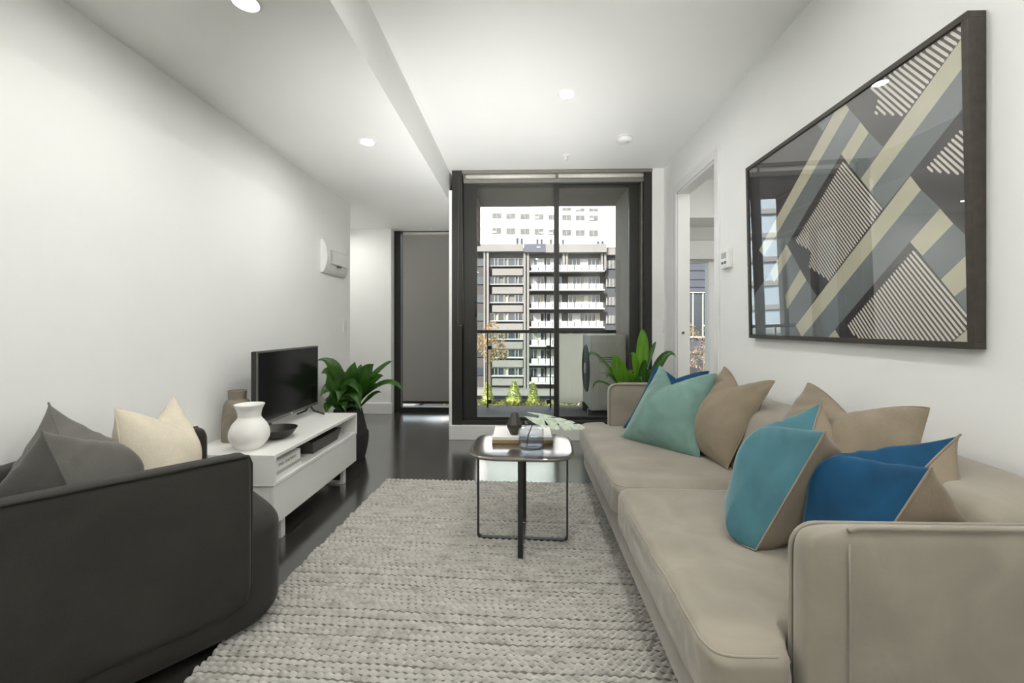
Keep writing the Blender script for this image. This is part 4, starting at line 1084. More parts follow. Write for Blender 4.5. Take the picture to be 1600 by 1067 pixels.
# ================================================================== PLANTS
def leaf(mb, base, mid, tip, width, face=(0, -1, 0.5), fold=0.42, n=17, m=0, wide=0.45, twist=0.0):
    """strap leaf along a quadratic curve, folded on its midrib"""
    base, mid, tip = Vector(base), Vector(mid), Vector(tip); face = Vector(face).normalized()
    ctrl = mid * 2 - (base + tip) / 2
    vs = []; K = 5
    for i in range(n):
        t = i / (n - 1)
        p = base * (1 - t) ** 2 + ctrl * 2 * t * (1 - t) + tip * t * t
        d = ((ctrl - base) * 2 * (1 - t) + (tip - ctrl) * 2 * t).normalized()
        fc = Matrix.Rotation(twist * t, 3, d) @ face
        s = d.cross(fc).normalized(); nn = s.cross(d).normalized()
        if t < wide: w = 0.12 + 0.88 * math.sin(math.pi / 2 * t / wide) ** 1.2
        else: w = math.cos(math.pi / 2 * (t - wide) / (1 - wide)) ** 1.2
        w = max(w, 0.02) * width / 2
        for k in range(K):
            a_ = -1 + 2 * k / (K - 1)
            rip = 0.06 * width * math.sin(t * 17 + k) * abs(a_)
            vs.append(p + s * a_ * w + nn * (-fold * abs(a_) ** 1.3 * w * -1 + rip * 0.4))
    fs = []
    for i in range(n - 1):
        for k in range(K - 1): fs.append((i * K + k, i * K + k + 1, (i + 1) * K + k + 1, (i + 1) * K + k))
    mb.add(vs, fs, m, True)
def pot(name, t, c, prof, m_, soil_r, soil_z):
    MB().lathe(prof, c, 40).build('pot', m_, t)
    MB().lathe([(0.0, soil_z + 0.006), (soil_r, soil_z)], c, 32, cap0=False).build('soil', 'soil', t)
# left plant
pc = Vector((-1.50, 3.60, 0))
pl = thing('potted_plant', 'broad leaved dark green plant in a black woven basket past the white cabinet', 'potted plant', pc)
pot('basket', pl, pc, smooth_prof([(0.125, 0.0), (0.14, 0.01), (0.165, 0.13), (0.168, 0.215), (0.158, 0.225), (0.118, 0.40), (0.110, 0.405), (0.108, 0.36), (0.15, 0.2), (0.12, 0.02)], 60), 'basket', 0.118, 0.36)
mb = MB()
base = lambda dx=0, dy=0, z=0.38: (pc.x + dx, pc.y + dy, z)
LP = [ # tip px, mid px, depth at tip, width m, face
    ((495, 564), (522, 578), 3.50, 0.10, (0.3, -0.6, 0.9)), ((502.5, 583.5), (524, 592), 3.46, 0.15, (0.2, -1, 0.5)),
    ((555, 565), (549, 594), 3.62, 0.11, (0.2, -1, 0.2)), ((564, 569), (557, 592), 3.70, 0.07, (0.6, -1, 0.1)),
    ((584.6, 569), (571, 592), 3.52, 0.15, (-0.3, -1, 0.4)), ((614, 565), (590, 583), 3.72, 0.07, (-0.3, -0.6, 0.8)),
    ((599, 588), (580, 600), 3.50, 0.08, (-0.3, -1, 0.7)), ((631, 614), (598, 601), 3.46, 0.07, (0, -0.5, 1)),
    ((596, 614), (582, 617), 3.56, 0.03, (0, -1, 0.5)), ((564, 642), (553, 612), 3.36, 0.12, (0.3, -1, 0.5)),
    ((501, 619), (520, 612), 3.40, 0.14, (-0.1, -1, 0.4)), ((562, 616), (545, 601), 3.40, 0.09, (0.1, -0.7, 0.9)),
    ((528, 628), (536, 612), 3.40, 0.12, (0, -1, 0.3)), ((548, 585), (546, 605), 3.55, 0.12, (0.2, -1, 0.2)),
    ((574, 585), (563, 603), 3.60, 0.11, (-0.2, -1, 0.2)), ((510, 646), (520, 634), 3.34, 0.10, (0, -0.5, 1)),
    ((540, 645), (540, 625), 3.44, 0.11, (0, -1, 0.1)), ((559, 640), (553, 624), 3.50, 0.10, (0.2, -1, 0.1)), ((536, 580), (540, 602), 3.74, 0.12, (0, -1, 0.2)),
    ((590, 600), (570, 610), 3.70, 0.09, (-0.2, -1, 0.4))]
random.seed(11)
for (tp, md, dy, w, fc) in LP:
    b_ = base(random.uniform(-.05, .05), random.uniform(-.05, .05))
    leaf(mb, b_, P(md[0], md[1], Y=(dy + pc.y) / 2), P(tp[0], tp[1], Y=dy), w * 1.22, fc)
for k in range(9):
    a_ = k * 0.7
    mb.tube([base(0.04 * math.cos(a_), 0.04 * math.sin(a_), 0.36), base(0.06 * math.cos(a_), 0.06 * math.sin(a_), 0.50)], 0.004, 6)
mb.build('foliage', 'leaf', pl)
# right plant
pc2 = Vector((0.97, 3.70, 0))
pr = thing('potted_plant', 'bright green upright leaved plant behind the far arm of the sofa', 'potted plant', pc2)
pot('planter', pr, pc2, smooth_prof([(0.11, 0.0), (0.12, 0.01), (0.14, 0.2), (0.145, 0.40), (0.137, 0.40), (0.13, 0.36), (0.1, 0.04)], 40), 'basket', 0.13, 0.37)
mb = MB()
RP = [((1001.8, 513), (1003, 548), 3.66, 0.105, (-0.1, -1, 0.1), 0), ((959.6, 553), (966, 577), 3.56, 0.125, (0.15, -1, 0.1), 0),
      ((985.4, 554), (992, 568), 3.62, 0.065, (0.2, -1, 0.2), 0), ((1057, 559), (1033, 564), 3.62, 0.075, (-0.2, -1, 0.7), 1),
      ((920.8, 563), (938, 561), 3.60, 0.045, (0.2, -0.6, 0.9), 1), ((1025.4, 536), (1015, 556), 3.78, 0.045, (0.2, -1, 0.1), 1),
      ((926.4, 611), (945, 599), 3.52, 0.035, (0.1, -0.5, 1), 1), ((983, 586), (983, 596), 3.55, 0.05, (0, -1, 0.1), 0),
      ((996, 538), (998, 560), 3.84, 0.085, (0.4, -1, 0.1), 1), ((990, 580), (984, 592), 3.58, 0.08, (0.2, -1, 0.2), 0),
      ((1008, 562), (1004, 580), 3.58, 0.06, (-0.3, -1, 0.1), 1), ((952, 571), (960, 588), 3.60, 0.05, (0.4, -1, 0.1), 0),
      ((1004, 598), (996, 594), 3.50, 0.05, (0, -0.5, 1), 1), ((1020, 580), (1008, 590), 3.66, 0.07, (-0.3, -1, 0.3), 1), ((948, 592), (960, 594), 3.52, 0.06, (0.1, -0.7, 0.7), 1), ((975, 575), (975, 592), 3.72, 0.10, (0, -1, 0.1), 0)]
for (tp, md, dy, w, fc, mi) in RP:
    leaf(mb, (pc2.x + random.uniform(-.04, .04), pc2.y + random.uniform(-.04, .04), 0.40), P(md[0], md[1], Y=(dy + pc2.y) / 2), P(tp[0], tp[1], Y=dy), w, fc, m=mi)
mb.build('foliage', ['leafb', 'leaf'], pr)

# ================================================================== BALCONY
YR, ZBF = 5.45, 0.09
xbl, xbr = P(750.5, 500, Y=YR).x, P(962, 500, Y=YR).x
S(box_obj('floor_balcony', 'tile', -0.715, 1.42, 4.42, YR + 0.1, -0.1, ZBF), 'charcoal tiled balcony floor', 'floor')
g = MB()
for y in (4.75, 5.2): g.box(xbl, xbr, y - 0.002, y + 0.002, ZBF - 0.003, ZBF + 0.0006)
for x in (-0.12, 0.33, 0.78): g.box(x - 0.002, x + 0.002, 4.42, YR + 0.1, ZBF - 0.003, ZBF + 0.0006)
S(g.build('trim_tile_joints', 'greyplastic'), 'dark joints between the balcony tiles', 'tile joints')
S(box_obj('ceiling_balcony', 'soffit', -0.8, 1.45, 4.42, YR + 0.12, 2.68, 2.95), 'grey balcony soffit', 'ceiling')
S(box_obj('wall_balcony_left', 'brick', xbl - 0.14, xbl, 4.42, YR + 0.02, 2.15, 2.7), 'brick side wall of the balcony', 'wall')
w4 = struct('window_4', 'glazed side of the balcony next to the nook', 'window', (xbl - 0.07, 5.0, 0))
YS = 4.86
m = MB(); m.box(xbl - 0.14, xbl, 4.42, 4.48, -0.1, 2.15); m.box(xbl - 0.14, xbl, YS - 0.04, YS + 0.02, -0.1, 2.15); m.box(xbl - 0.14, xbl, 4.48, YS - 0.04, 2.09, 2.15); m.box(xbl - 0.14, xbl, 4.48, YS - 0.04, -0.1, 0.16)
m.build('frame', 'black', w4)
MB().box(xbl - 0.06, xbl - 0.05, 4.48, YS - 0.04, 0.16, 2.09).build('pane', 'sideglass', w4)
S(box_obj('wall_balcony_right', 'darkgrey', xbr, 1.42, 4.42, YR + 0.02, -0.1, 2.7), 'grey side wall of the balcony', 'wall')
S(box_obj('wall_balustrade', 'offwhite', P(871, 560, Y=YR + 0.05).x, xbr, YR + 0.03, YR + 0.12, P(900, 629.5, Y=YR + .03).z, P(900, 521.5, Y=YR + 0.03).z), 'frosted white balustrade panel behind the outdoor unit', 'wall')
S(box_obj('wall_outer', 'darkgrey', -2.9, XL + 0.0, 5.75, 5.85, -0.2, 2.95), 'outer wall of the building', 'wall')
rl = thing('balcony_railing', 'black balcony railing with a clear glass panel', 'railing', (0.2, YR, ZBF))
zr1, zr0 = P(800, 515.5, Y=YR).z, P(800, 520.5, Y=YR).z
MB().box(-0.715, xbr, YR - 0.025, YR + 0.025, zr0, zr1).build('handrail', 'black', rl, bevel=0.004)
gx0, gx1 = P(763.5, 560, Y=YR).x, P(867, 560, Y=YR).x
MB().box(gx0 + 0.01, gx1, YR - 0.005, YR + 0.005, ZBF + 0.10, zr0 - 0.01).build('glass_panel', 'railglass', rl)
for px in (762, 860):
    x = P(px, 560, Y=YR - 0.03).x
    MB().tube([(x, YR - 0.03, ZBF), (x, YR - 0.03, zr0)], 0.009, 10).build('post', 'black', rl)
    for py in (543, 627.5):
        z = P(px, py, Y=YR - 0.03).z
        x2 = x + 0.05 if px < 800 else x - 0.05
        MB().box(min(x, x2), max(x, x2), YR - 0.04, YR + 0.012, z - 0.024, z + 0.024).build('clamp', 'black', rl, bevel=0.003)
# outdoor air conditioning unit, fan facing left
ac = thing('air_conditioner', 'grey outdoor air conditioning unit on the balcony with its fan facing left', 'air conditioner', (0.9, 5.0, ZBF))
ax0, ax1, ay0, ay1, az0, az1 = P(923, 560, Y=4.76).x, xbr - 0.03, 4.76, 5.40, 0.185, P(930, 523.5, Y=4.76).z
MB().box(ax0, ax1, ay0, ay1, az0, az1).build('casing', 'acbody', ac, bevel=0.012, bseg=3)
cyf, czf = (ay0 + ay1) / 2 + 0.02, (az0 + az1) / 2 + 0.02
MB().lathe([(0, -0.012), (0.27, -0.012), (0.285, 0.004)], (ax0, cyf, czf), 40, axis='X', cap0=False).build('fan_grille', 'acgrille', ac)
MB().lathe([(0, -0.02), (0.065, -0.02), (0.07, -0.01)], (ax0, cyf, czf), 24, axis='X', cap0=False).build('fan_hub', 'acbody', ac)
m = MB()
for r_ in (0.1, 0.14, 0.18, 0.22, 0.26): m.tube([(ax0 - 0.014, cyf + r_ * math.cos(t), czf + r_ * math.sin(t)) for t in np.linspace(0, 2 * math.pi, 32, endpoint=False)], 0.003, 6, closed=True)
m.build('guard_ring', 'greyplastic', ac)
xs0, xs1 = ax0 + 0.09, ax1 - 0.10
MB().box(xs0, xs1, ay0 - 0.008, ay0 + 0.002, az0 + 0.42, az1 - 0.07).build('service_panel', 'acbody', ac, bevel=0.003)
m = MB()
for z in (az1 - 0.25, az1 - 0.27, az1 - 0.30): m.box(xs0 + 0.0, xs1, ay0 - 0.012, ay0 - 0.004, z, z + 0.008)
m.build('louvre', 'greyplastic', ac)
MB().box(xs0, xs1 + 0.03, ay0 - 0.006, ay0 + 0.002, az0 + 0.05, az0 + 0.40).build('lower_panel', 'acbody', ac, bevel=0.003)
for y in (ay0 + 0.06, ay1 - 0.12):
    MB().box(ax0 - 0.02, ax1, y, y + 0.07, ZBF, az0 + 0.004).build('foot', 'greyplastic', ac, bevel=0.004)

# ================================================================== OUTSIDE
S(box_obj('ground', 'asphalt', -150, 150, 6.5, 220, -12.8, -12.5), 'paved ground far below the balcony', 'ground')
S(box_obj('terrace', 'concrete', -8, 14, 9.5, 16, -2.4, -1.75), 'podium terrace below the balcony', 'terrace')
pb = thing('planter_box', 'long concrete planter on the podium below the balcony', 'planter', (0, 12, -1.75))
m = MB(); m.box(-3, 3.7, 11.5, 11.6, -1.75, -1.04); m.box(-3, 3.7, 12.5, 12.6, -1.75, -1.04); m.box(-3, -2.9, 11.6, 12.5, -1.75, -1.04); m.box(3.6, 3.7, 11.6, 12.5, -1.75, -1.04)
m.build('trough', 'concretedk', pb); MB().box(-2.9, 3.6, 11.6, 12.5, -1.7, -1.10).build('soil', 'soil', pb)
random.seed(5)
def tuft(mb, c, r, n, size, m=0, sq=(1, 1, 1)):
    for _ in range(n):
        d_ = Vector((random.gauss(0, 1), random.gauss(0, 1), random.gauss(0, 1))).normalized()
        p = Vector(c) + Vector((d_.x * r * sq[0], d_.y * r * sq[1], d_.z * r * sq[2])) * random.uniform(0.55, 1)
        u = Vector((random.gauss(0, 1), random.gauss(0, 1), random.gauss(0, 1))).normalized(); v = d_.cross(u).normalized()
        s_ = size * random.uniform(0.6, 1.3)
        mb.add([p - v * s_ * .4, p + d_ * s_ + Vector((0, 0, s_ * .3)), p + v * s_ * .4, p - d_ * s_ * .4], [(0, 1, 2, 3)], m)
mb = MB()
for _ in range(330):
    x = random.uniform(-2.2, 3.4); tuft(mb, (x, random.uniform(11.7, 12.4), -1.06), 0.05, 7, 0.05, 0, (1, 1, .6))
tag(mb.build('groundcover', 'hedge'), 'low green and brown groundcover leaves growing in the planter', 'groundcover', kind='stuff')
def conifer(px, py_top, py_bot, wpx, label, Y=12.0):
    b_, t_ = P(px, py_bot, Y=Y), P(px, py_top, Y=Y); h = t_.z - b_.z; w = wpx / F * Y / 2
    t = thing('conifer', label, 'conifer', (b_.x, Y, b_.z), 'small conifers in the planter')
    MB().tube([(b_.x, Y, b_.z - 0.05), (b_.x, Y, b_.z + h * 0.5)], [0.03, 0.015], 8).build('trunk', 'bark', t)
    mb = MB()
    def fn(u, v):
        a_ = 2 * math.pi * u; r_ = w * 1.0 * min(1.0, (v + 0.10) / 0.28) ** 0.6 * (1 - v) ** 0.72 * 1.12
        k = 0.92 + 0.34 * noise.noise(Vector((math.cos(a_) * 2.2, math.sin(a_) * 2.2, v * 6 + px)))
        if v > 0.985: r_ = 0.001
        return (b_.x + r_ * k * math.cos(a_), Y + r_ * k * math.sin(a_), b_.z + 0.02 + v * h * 0.95)
    mb.grid(30, 26, fn)
    for _ in range(520):
        v = random.uniform(0, 0.97); u = random.random(); p = Vector(fn(u, v)); a_ = 2 * math.pi * u
        d_ = Vector((math.cos(a_), math.sin(a_), 0.8)).normalized(); s_ = 0.06 * random.uniform(0.6, 1.4); sd_ = Vector((-math.sin(a_), math.cos(a_), 0))
        mb.add([p - sd_ * s_ * .4, p + d_ * s_, p + sd_ * s_ * .4, p - d_ * s_ * .3], [(0, 1, 2, 3)])
    mb.build('foliage', 'conifer', t)
conifer(762, 598, 633, 20, 'small lime green conifer partly behind the left railing post')
conifer(803.5, 594, 633, 24, 'tallest lime green conifer in the middle of the planter row')
conifer(833, 597, 633, 18, 'slim lime green conifer near the right railing post')
# street tree
tr = thing('street_tree', 'drooping autumn tree seen through the left part of the balcony glass', 'tree', (P(768, 560, Y=34).x, 34, -12.5))
tx = P(765, 560, Y=34).x
MB().tube([(tx, 34, -12.5), (tx + 0.1, 34, -6), (tx, 34, -2), (tx + 0.2, 34, 0.8)], [0.22, 0.16, 0.12, 0.04], 10).build('trunk', 'bark', tr)
mb = MB()
for (px, py, rp) in ((770, 512, 10), (762, 525, 14), (780, 528, 11), (768, 540, 15), (784, 545, 9), (758, 545, 11), (776, 555, 9), (787, 556, 6), (764, 558, 10), (752, 535, 12)):
    c = P(px, py, Y=34 + random.uniform(-.6, .6)); tuft(mb, c, rp / F * 34, 150, 0.13)
mb.build('foliage', 'autumn', tr)

# ---- grey apartment block
YA = 70.0
A_ = thing('apartment_building', 'grey apartment block with white balconies opposite the balcony', 'building', (0, YA, -12.5))
def fbox(m, x0, y0, x1, y1, d0, d1, mi=0, Y=YA):
    """box on the facade plane: pixel extents measured on the photo, d = metres in front of the plane"""
    a_, b_ = P(x0, y1, Y=Y), P(x1, y0, Y=Y)
    return m.box(a_.x, b_.x, Y - d1, Y - d0, a_.z, b_.z, mi)
def fpart(name, mt, x0, y0, x1, y1, d0, d1, parent=None, Y=YA): return fbox(MB(), x0, y0, x1, y1, d0, d1, 0, Y).build(name, mt, parent or A_)
fpart('wall', 'concretedk', 700, 386, 1000, 640, -12, 0)
fpart('side_wing', 'slatewall', 945.5, 389, 1000, 640, 0, 0.4)
fpart('parapet', 'concrete', 700, 384, 817.6, 395.6, 0, 1.6)
fpart('parapet', 'darkpanel', 818.4, 384.3, 852, 397, 0, 1.9)
fpart('parapet', 'concrete', 852, 384.3, 944.5, 397.4, 0, 1.9)
fpart('parapet', 'concrete', 945.8, 389.5, 1000, 400, 0.4, 1.2)
for x0, x1 in ((756.7, 759.4), (761.2, 764.7), (818, 821.4), (823.2, 826.6), (878, 881.6), (883, 886.2), (937.2, 939.8), (942, 945)):
    fpart('fin', 'concrete', x0, 396, x1, 606 if x0 < 830 else 424, 0, 1.3)
random.seed(21)
NF = 7
for k in range(NF):
    yo = 28.35 * k
    # left bay: ribbon window in a projecting grey band
    y0, y1 = 404 + yo, 416 + yo
    w = MB(); fbox(w, 766, y0, 817, y0 + 0.5, 0, 0.5); fbox(w, 766, y1 - 0.5, 817, y1, 0, 0.5)
    xs_ = [766, 773, 778.5, 788, 794, 805, 810, 817]
    for x in xs_: fbox(w, x - 0.35, y0, x + 0.35, y1, 0, 0.5)
    wo = w.build('window', 'balwhite', A_)
    g = MB()
    for i in range(len(xs_) - 1): fbox(g, xs_[i], y0 + .5, xs_[i + 1], y1 - .5, 0.05, 0.2, random.choice([0, 0, 0, 0, 1, 2]) if i else 0)
    g.build('pane', ['facadeglass', 'curtain', 'bldgwindow'], wo)
    fpart('ledge', 'balwhite', 765, y1, 818, y1 + 1.2, 0, 0.9)
    fpart('spandrel', 'concrete', 769.5, y1 + 4.5, 817, y0 + 27.0, 0, 0.8)
    # left sliver
    fpart('window', 'facadeglass', 745, y0, 756, y1, 0, 0.2)
    # balcony bay
    bo = MB(); fbox(bo, 827, 425.2 + yo, 941, 427.2 + yo, 0, 2.2); bo = bo.build('balcony', 'balwhite', A_)
    xs2 = np.linspace(829.5, 939, 11)
    for i in range(10):
        p_ = fbox(MB(), xs2[i] + 0.55, 416.8 + yo, xs2[i + 1] - 0.55, 425.3 + yo, 2.1, 2.2).build('balustrade_panel', 'balwhite', bo)
    for x0, x1 in ((828, 850), (854, 877), (888, 936)):
        w = MB(); n_ = 4 if x1 - x0 < 30 else 8
        xw = np.linspace(x0, x1, n_ + 1)
        for x in xw: fbox(w, x - 0.3, 404.5 + yo, x + 0.3, 417.5 + yo, 0, 0.4)
        fbox(w, x0, 404.2 + yo, x1, 404.8 + yo, 0, 0.4)
        wo = w.build('window', 'balwhite', A_); g = MB()
        for i in range(n_): fbox(g, xw[i], 404.8 + yo, xw[i + 1], 418 + yo, 0.05, 0.2, random.choice([0, 0, 0, 3, 3, 1]))
        g.build('pane', ['facadeglass', 'curtain', 'bldgwindow', 'balwhite'], wo)
    # right wing windows
    w = MB(); y2, y3 = 408 + yo, 420.5 + yo
    for x in (946.5, 951.5, 956.5, 961.5, 966.5): fbox(w, x - 0.3, y2, x + 0.3, y3, 0.4, 0.8)
    wo = w.build('window', 'balwhite', A_); g = MB(); fbox(g, 946.5, y2, 968, y3, 0.4, 0.6, 0); g.build('pane', 'bldgwindow', wo)
fpart('plinth_band', 'concrete', 700, 606, 1000, 614, 0, 2.4)
fpart('plinth_glass', 'facadeglass', 700, 614, 1000, 630, 0, 1.0)
# ---- white building behind
YBb = 112.0
B_ = thing('apartment_building', 'tall white building with rows of small windows rising behind the grey block', 'building', (0, YBb, -12.5))
a_, b_ = P(690, 620, Y=YBb), P(1010, 250, Y=YBb)
MB().box(a_.x, b_.x, YBb, YBb + 15, a_.z, b_.z).build('wall', 'whitewall', B_)
for yt, yb2, n0 in ((306, 313, 0), (322, 326.5, 5), (333, 341, 0), (356, 365, 0)):
    for i, (x0, x1) in enumerate(((769, 783), (791, 805), (813, 827), (835, 849), (857, 871), (878.5, 892), (899.5, 913), (920.5, 934))):
        if i < n0: continue
        w = MB(); dyy = i * 0.55
        fbox(w, x0, yt + dyy, x1, yb2 + dyy, 0, 0.12, 0, YBb)
        xm = (x0 + x1) / 2; fbox(w, xm - 0.2, yt + dyy, xm + 0.2, yb2 + dyy, 0.12, 0.2, 1, YBb)
        if (i + int(yt)) % 4 == 0: fbox(w, x0 + 1, yb2 + dyy - 4, xm, yb2 + dyy - 1, 0.12, 0.2, 1, YBb)
        w.build('window', ['bldgwindow', 'balwhite'], B_)
for x0, x1, y0, y1 in ((806.5, 810.3, 372, 384), (813.2, 817, 372.5, 384), (838, 841.5, 373.5, 382.5), (844.4, 847.8, 373.5, 382.5), (859, 862, 374, 383), (878, 881, 374.5, 383), (932.6, 936, 377, 385), (939.4, 943, 377, 385)):
    fbox(MB(), x0, y0, x1, y1, 0, 0.15, 0, YBb).build('window', 'facadeglass', B_)

# ---- pale glazed tower to the left, seen mirrored in the glass of the print
T_w = thing('glass_tower', 'pale blue glazed tower mirrored in the glass of the framed print', 'building', (-50, 62, -12.5))
MB().box(-95, -18, 62, 80, -12.5, 37).build('wall', 'towerblue', T_w)
for z in np.arange(-8, 36, 3.4): MB().box(-95, -18, 61.6, 62, z, z + 0.7).build('floor_band', 'balwhite', T_w)
for x in np.arange(-92, -18, 5.5): MB().box(x, x + 0.5, 61.3, 62, -12.5, 37).build('mullion', 'towerdark', T_w)

# ================================================================== BEDROOM BEYOND THE DOORWAY
YBR = 5.0
S(box_obj('floor_bedroom', 'floor', XR, 4.6, 1.6, YBR + 0.1, -0.12, 0), 'dark floor of the bedroom', 'floor')
S(box_obj('ceiling_bedroom', 'ceil', XR + 0.1, 4.7, 1.5, YBR + 0.2, 2.66, 2.9), 'white bedroom ceiling', 'ceiling')
S(box_obj('wall_bedroom_right', 'wall', 4.6, 4.7, 1.5, YBR + 0.2, 0, 2.7), 'white side wall of the bedroom', 'wall')
S(box_obj('wall_bedroom_back', 'wall', XR + 0.1, 4.7, 1.4, 1.5, 0, 2.7), 'white rear wall of the bedroom', 'wall')
wx1 = P(1110, 500, Y=YBR).x; wzt = P(1090, 408, Y=YBR).z; wx0, wzb = 1.56, 0.35
m = MB(); m.box(XR + 0.1, wx0, YBR, YBR + 0.15, 0, 2.7); m.box(wx1, 4.7, YBR, YBR + 0.15, 0, 2.7); m.box(wx0, wx1, YBR, YBR + 0.15, wzt, 2.7); m.box(wx0, wx1, YBR, YBR + 0.15, 0, wzb)
S(m.build('wall_bedroom_front', 'wall'), 'white bedroom wall around its window', 'wall')
zbh = P(1090, 340, Y=4.55).z
S(box_obj('ceiling_bulkhead', 'ceil', XR + 0.1, 4.6, 4.55, YBR, zbh, 2.68), 'bedroom bulkhead above the window', 'ceiling')
S(box_obj('trim_pelmet', 'trim', XR + 0.1, 2.6, YBR - 0.06, YBR, P(1090, 405, Y=YBR - .06).z, P(1090, 376, Y=YBR - .06).z, bevel=0.004), 'white pelmet over the bedroom window', 'pelmet')
w3 = struct('window_3', 'bedroom window seen through the doorway', 'window', ((wx0 + wx1) / 2, YBR, wzb))
m = MB(); m.box(wx0, wx0 + 0.03, YBR + 0.03, YBR + 0.09, wzb, wzt); m.box(wx1 - 0.02, wx1, YBR + 0.0, YBR + 0.09, wzb, wzt); m.box(wx0, wx1, YBR + 0.03, YBR + 0.09, wzb, wzb + 0.04); m.box(wx0, wx1, YBR + 0.03, YBR + 0.09, wzt - 0.015, wzt)
m.build('frame', 'trim', w3); MB().box(wx0, wx1, YBR + 0.055, YBR + 0.06, wzb, wzt).build('pane', 'glass', w3)
# pale armchair in the bedroom
qc = P(1079, 600, Y=4.35)
bc = thing('armchair', 'pale grey bedroom chair glimpsed through the doorway', 'armchair', (qc.x, 4.35, 0))
pad(MB(), lambda a, b, h: (qc.x + a * 0.11 + 0.0, 4.42 + h * 0.05, 0.30 + (b + 1) / 2 * (P(1079, 572, Y=4.42).z - 0.30)), 21, 4, 3).build('backrest', 'greychair', bc, weld=True)
pad(MB(), lambda a, b, h: (qc.x + a * 0.13, 4.22 + b * 0.2, 0.38 + h * 0.06), 21, 5, 3).build('seat', 'greychair', bc, weld=True)
for sx in (-0.09, 0.09):
    for y in (4.08, 4.38): MB().tube([(qc.x + sx, y, 0), (qc.x + sx, y, 0.34)], 0.012, 8).build('leg', 'black', bc)
# slate clad neighbour seen through the bedroom window
YCn = 13.0
Cn = thing('neighbouring_building', 'blue slate clad building with a window band seen through the doorway', 'building', (P(1090, 500, Y=YCn).x, YCn, -12.5))
def cpart(name, mt, x0, y0, x1, y1, d0, d1, parent=None): return fbox(MB(), x0, y0, x1, y1, d0, d1, 0, YCn).build(name, mt, parent or Cn)
a_, b_ = P(1040, 500, Y=YCn), P(1250, 400, Y=YCn)
MB().box(a_.x, b_.x, YCn, YCn + 6, -12.5, P(1090, 395, Y=YCn).z + 4).build('wall', 'darkpanel', Cn)
for y in (422, 436, 448, 552): cpart('cladding_joint', 'black', 1040, y, 1200, y + 0.7, 0, 0.03)
wo = cpart('window', 'facadeglass', 1066, 458, 1150, 526, 0.0, 0.04)
m = MB()
for x in (1072, 1081, 1096.5, 1112, 1128): fbox(m, x - .5, 457, x + .5, 527, 0.03, 0.1, 0, YCn)
fbox(m, 1060, 456.5, 1150, 458, 0.03, 0.1, 0, YCn); fbox(m, 1060, 525.5, 1150, 527.5, 0.03, 0.1, 0, YCn)
m.build('mullion', 'acbody', wo)
t2 = thing('street_tree', 'brown leaved tree in front of the slate clad building', 'tree', (P(1095, 560, Y=11.5).x, 11.5, -12.5))
tx = P(1098, 560, Y=11.5).x
MB().tube([(tx, 11.5, -12.5), (tx, 11.5, -3), (tx + .05, 11.5, 0.8)], [0.15, 0.1, 0.03], 8).build('trunk', 'bark', t2)
mb = MB()
for _ in range(16):
    c = P(random.uniform(1074, 1112), random.uniform(480, 590), Y=random.uniform(11.2, 11.8)); tuft(mb, c, 0.17, 80, 0.034)
mb.build('foliage', 'autumn', t2)

# ================================================================== LIGHT
w = bpy.data.worlds.new('World'); SC.world = w; w.use_nodes = True
nt = w.node_tree; bg = nt.nodes['Background']
sky = nt.nodes.new('ShaderNodeTexSky'); sky.sky_type = 'NISHITA'; sky.sun_disc = False
sky.sun_elevation = R(38); sky.sun_rotation = R(205); sky.air_density = 1.0; sky.dust_density = 2.0; sky.ozone_density = 1.0
hs = nt.nodes.new('ShaderNodeHueSaturation'); hs.inputs['Saturation'].default_value = 0.28
nt.links.new(sky.outputs[0], hs.inputs['Color']); nt.links.new(hs.outputs[0], bg.inputs['Color']); bg.inputs['Strength'].default_value = 0.32
sl = bpy.data.lights.new('sun', 'SUN'); sl.energy = 8.0; sl.angle = R(0.6); sl.color = (1.0, 0.965, 0.92)
so = bpy.data.objects.new('sun', sl); COL.objects.link(so)
sdir = Vector((0.42, 0.70, -0.58)).normalized()
so.rotation_euler = sdir.to_track_quat('-Z', 'Y').to_euler()
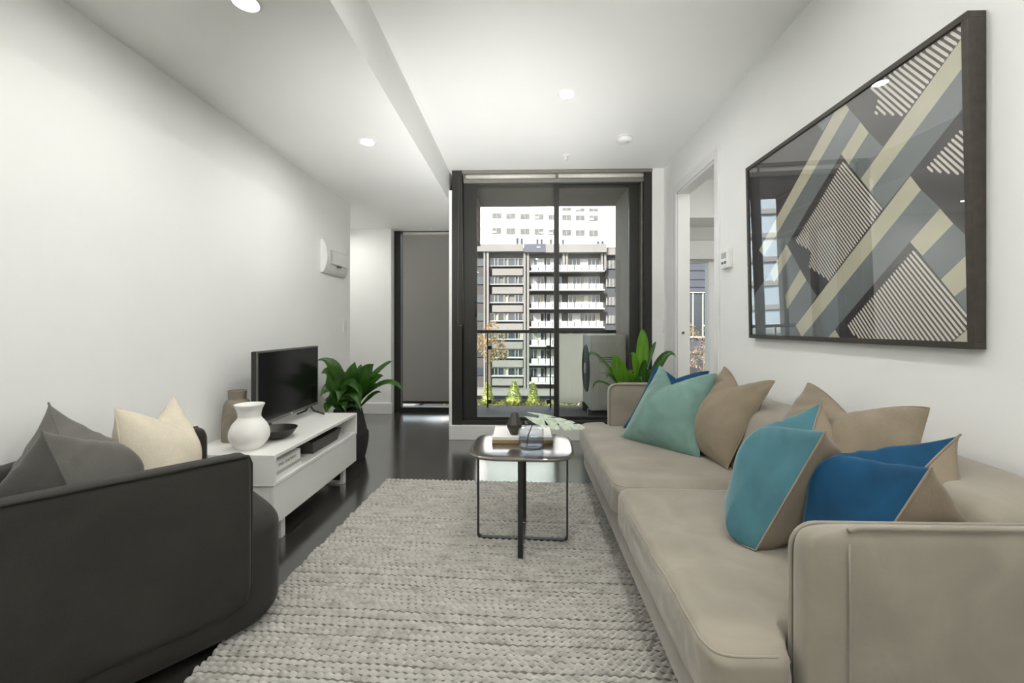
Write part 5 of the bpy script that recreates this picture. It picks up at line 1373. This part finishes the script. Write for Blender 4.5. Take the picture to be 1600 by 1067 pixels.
# fill lamps added out of view behind the camera to brighten the ceiling
def fill_uplighter(x, y, label):
    t = thing('fill_uplighter', label, 'fill lamp', (x, y, 0), 'added fill lamps behind the camera')
    MB().lathe([(0.10, 0.0), (0.10, 0.012), (0.02, 0.02), (0.02, 0.06), (0.06, 0.08), (0.105, 0.26), (0.100, 0.26), (0.058, 0.09), (0.0, 0.085)], (x, y, 0), 32).build('body', 'black', t)
    MB().lathe([(0.056, 0.12), (0.0, 0.12)], (x, y, 0), 32, cap0=False).build('lens', 'fill_lens', t)
    return t
fill_uplighter(0.50, -0.35, 'unseen black fill lamp added behind the camera to light the ceiling')
def fill_spot(x, y, yaw, elev, label):
    """unseen fill spotlight added for the far ceiling: lamp disc at the bottom of a tilted snoot"""
    t = thing('fill_spotlight', label, 'fill lamp', (x, y, 0), 'added fill spotlights behind the camera')
    ax = Vector((math.sin(yaw) * math.cos(elev), math.cos(yaw) * math.cos(elev), math.sin(elev)))
    Q = ax.to_track_quat('Z', 'Y').to_matrix(); c0 = Vector((x, y, 0.10))
    def tilt(prof):
        mb = MB().lathe(prof, (0, 0, 0), 32, cap0=False); mb.v = [tuple(c0 + Q @ Vector(v)) for v in mb.v]; return mb
    tilt([(0.0, -0.01), (0.066, -0.01), (0.066, 0.26), (0.062, 0.26), (0.062, 0.0), (0.0, 0.0)]).build('fill_snoot', 'black', t)
    tilt([(0.058, 0.008), (0.0, 0.008)]).build('lens', 'fill_lens', t)
    MB().lathe([(0.09, 0.0), (0.09, 0.012), (0.015, 0.016), (0.015, 0.09), (0.0, 0.09)], (x, y, 0), 24).build('fill_stand', 'black', t)
fill_spot(-0.45, 0.20, R(-3), R(36), 'unseen black fill spotlight added behind the camera, the left one')
fill_spot(0.10, 0.10, R(4), R(36), 'unseen black fill spotlight added behind the camera, the right one')

# ================================================================== CAMERA AND VIEW
cam = bpy.data.cameras.new('camera'); co = bpy.data.objects.new('camera', cam); COL.objects.link(co)
cam.sensor_width = 36; cam.lens = F / 1600 * 36; cam.shift_y = -(1067 / 2 - HZ) / 1600
cam.clip_start = 0.02; cam.clip_end = 500
co.location = (0, 0, CH); co.rotation_euler = (R(90), 0, YAW)
SC.camera = co
SC.view_settings.view_transform = 'Standard'; SC.view_settings.look = 'None'; SC.view_settings.gamma = 1.0
SC.view_settings.exposure = 0.45; SC.view_settings.use_curve_mapping = False
cy = SC.cycles
cy.max_bounces = 12; cy.diffuse_bounces = 12; cy.glossy_bounces = 4; cy.transmission_bounces = 8; cy.transparent_max_bounces = 12
cy.caustics_reflective = False; cy.caustics_refractive = False; cy.sample_clamp_indirect = 6.0
cy.use_denoising = True
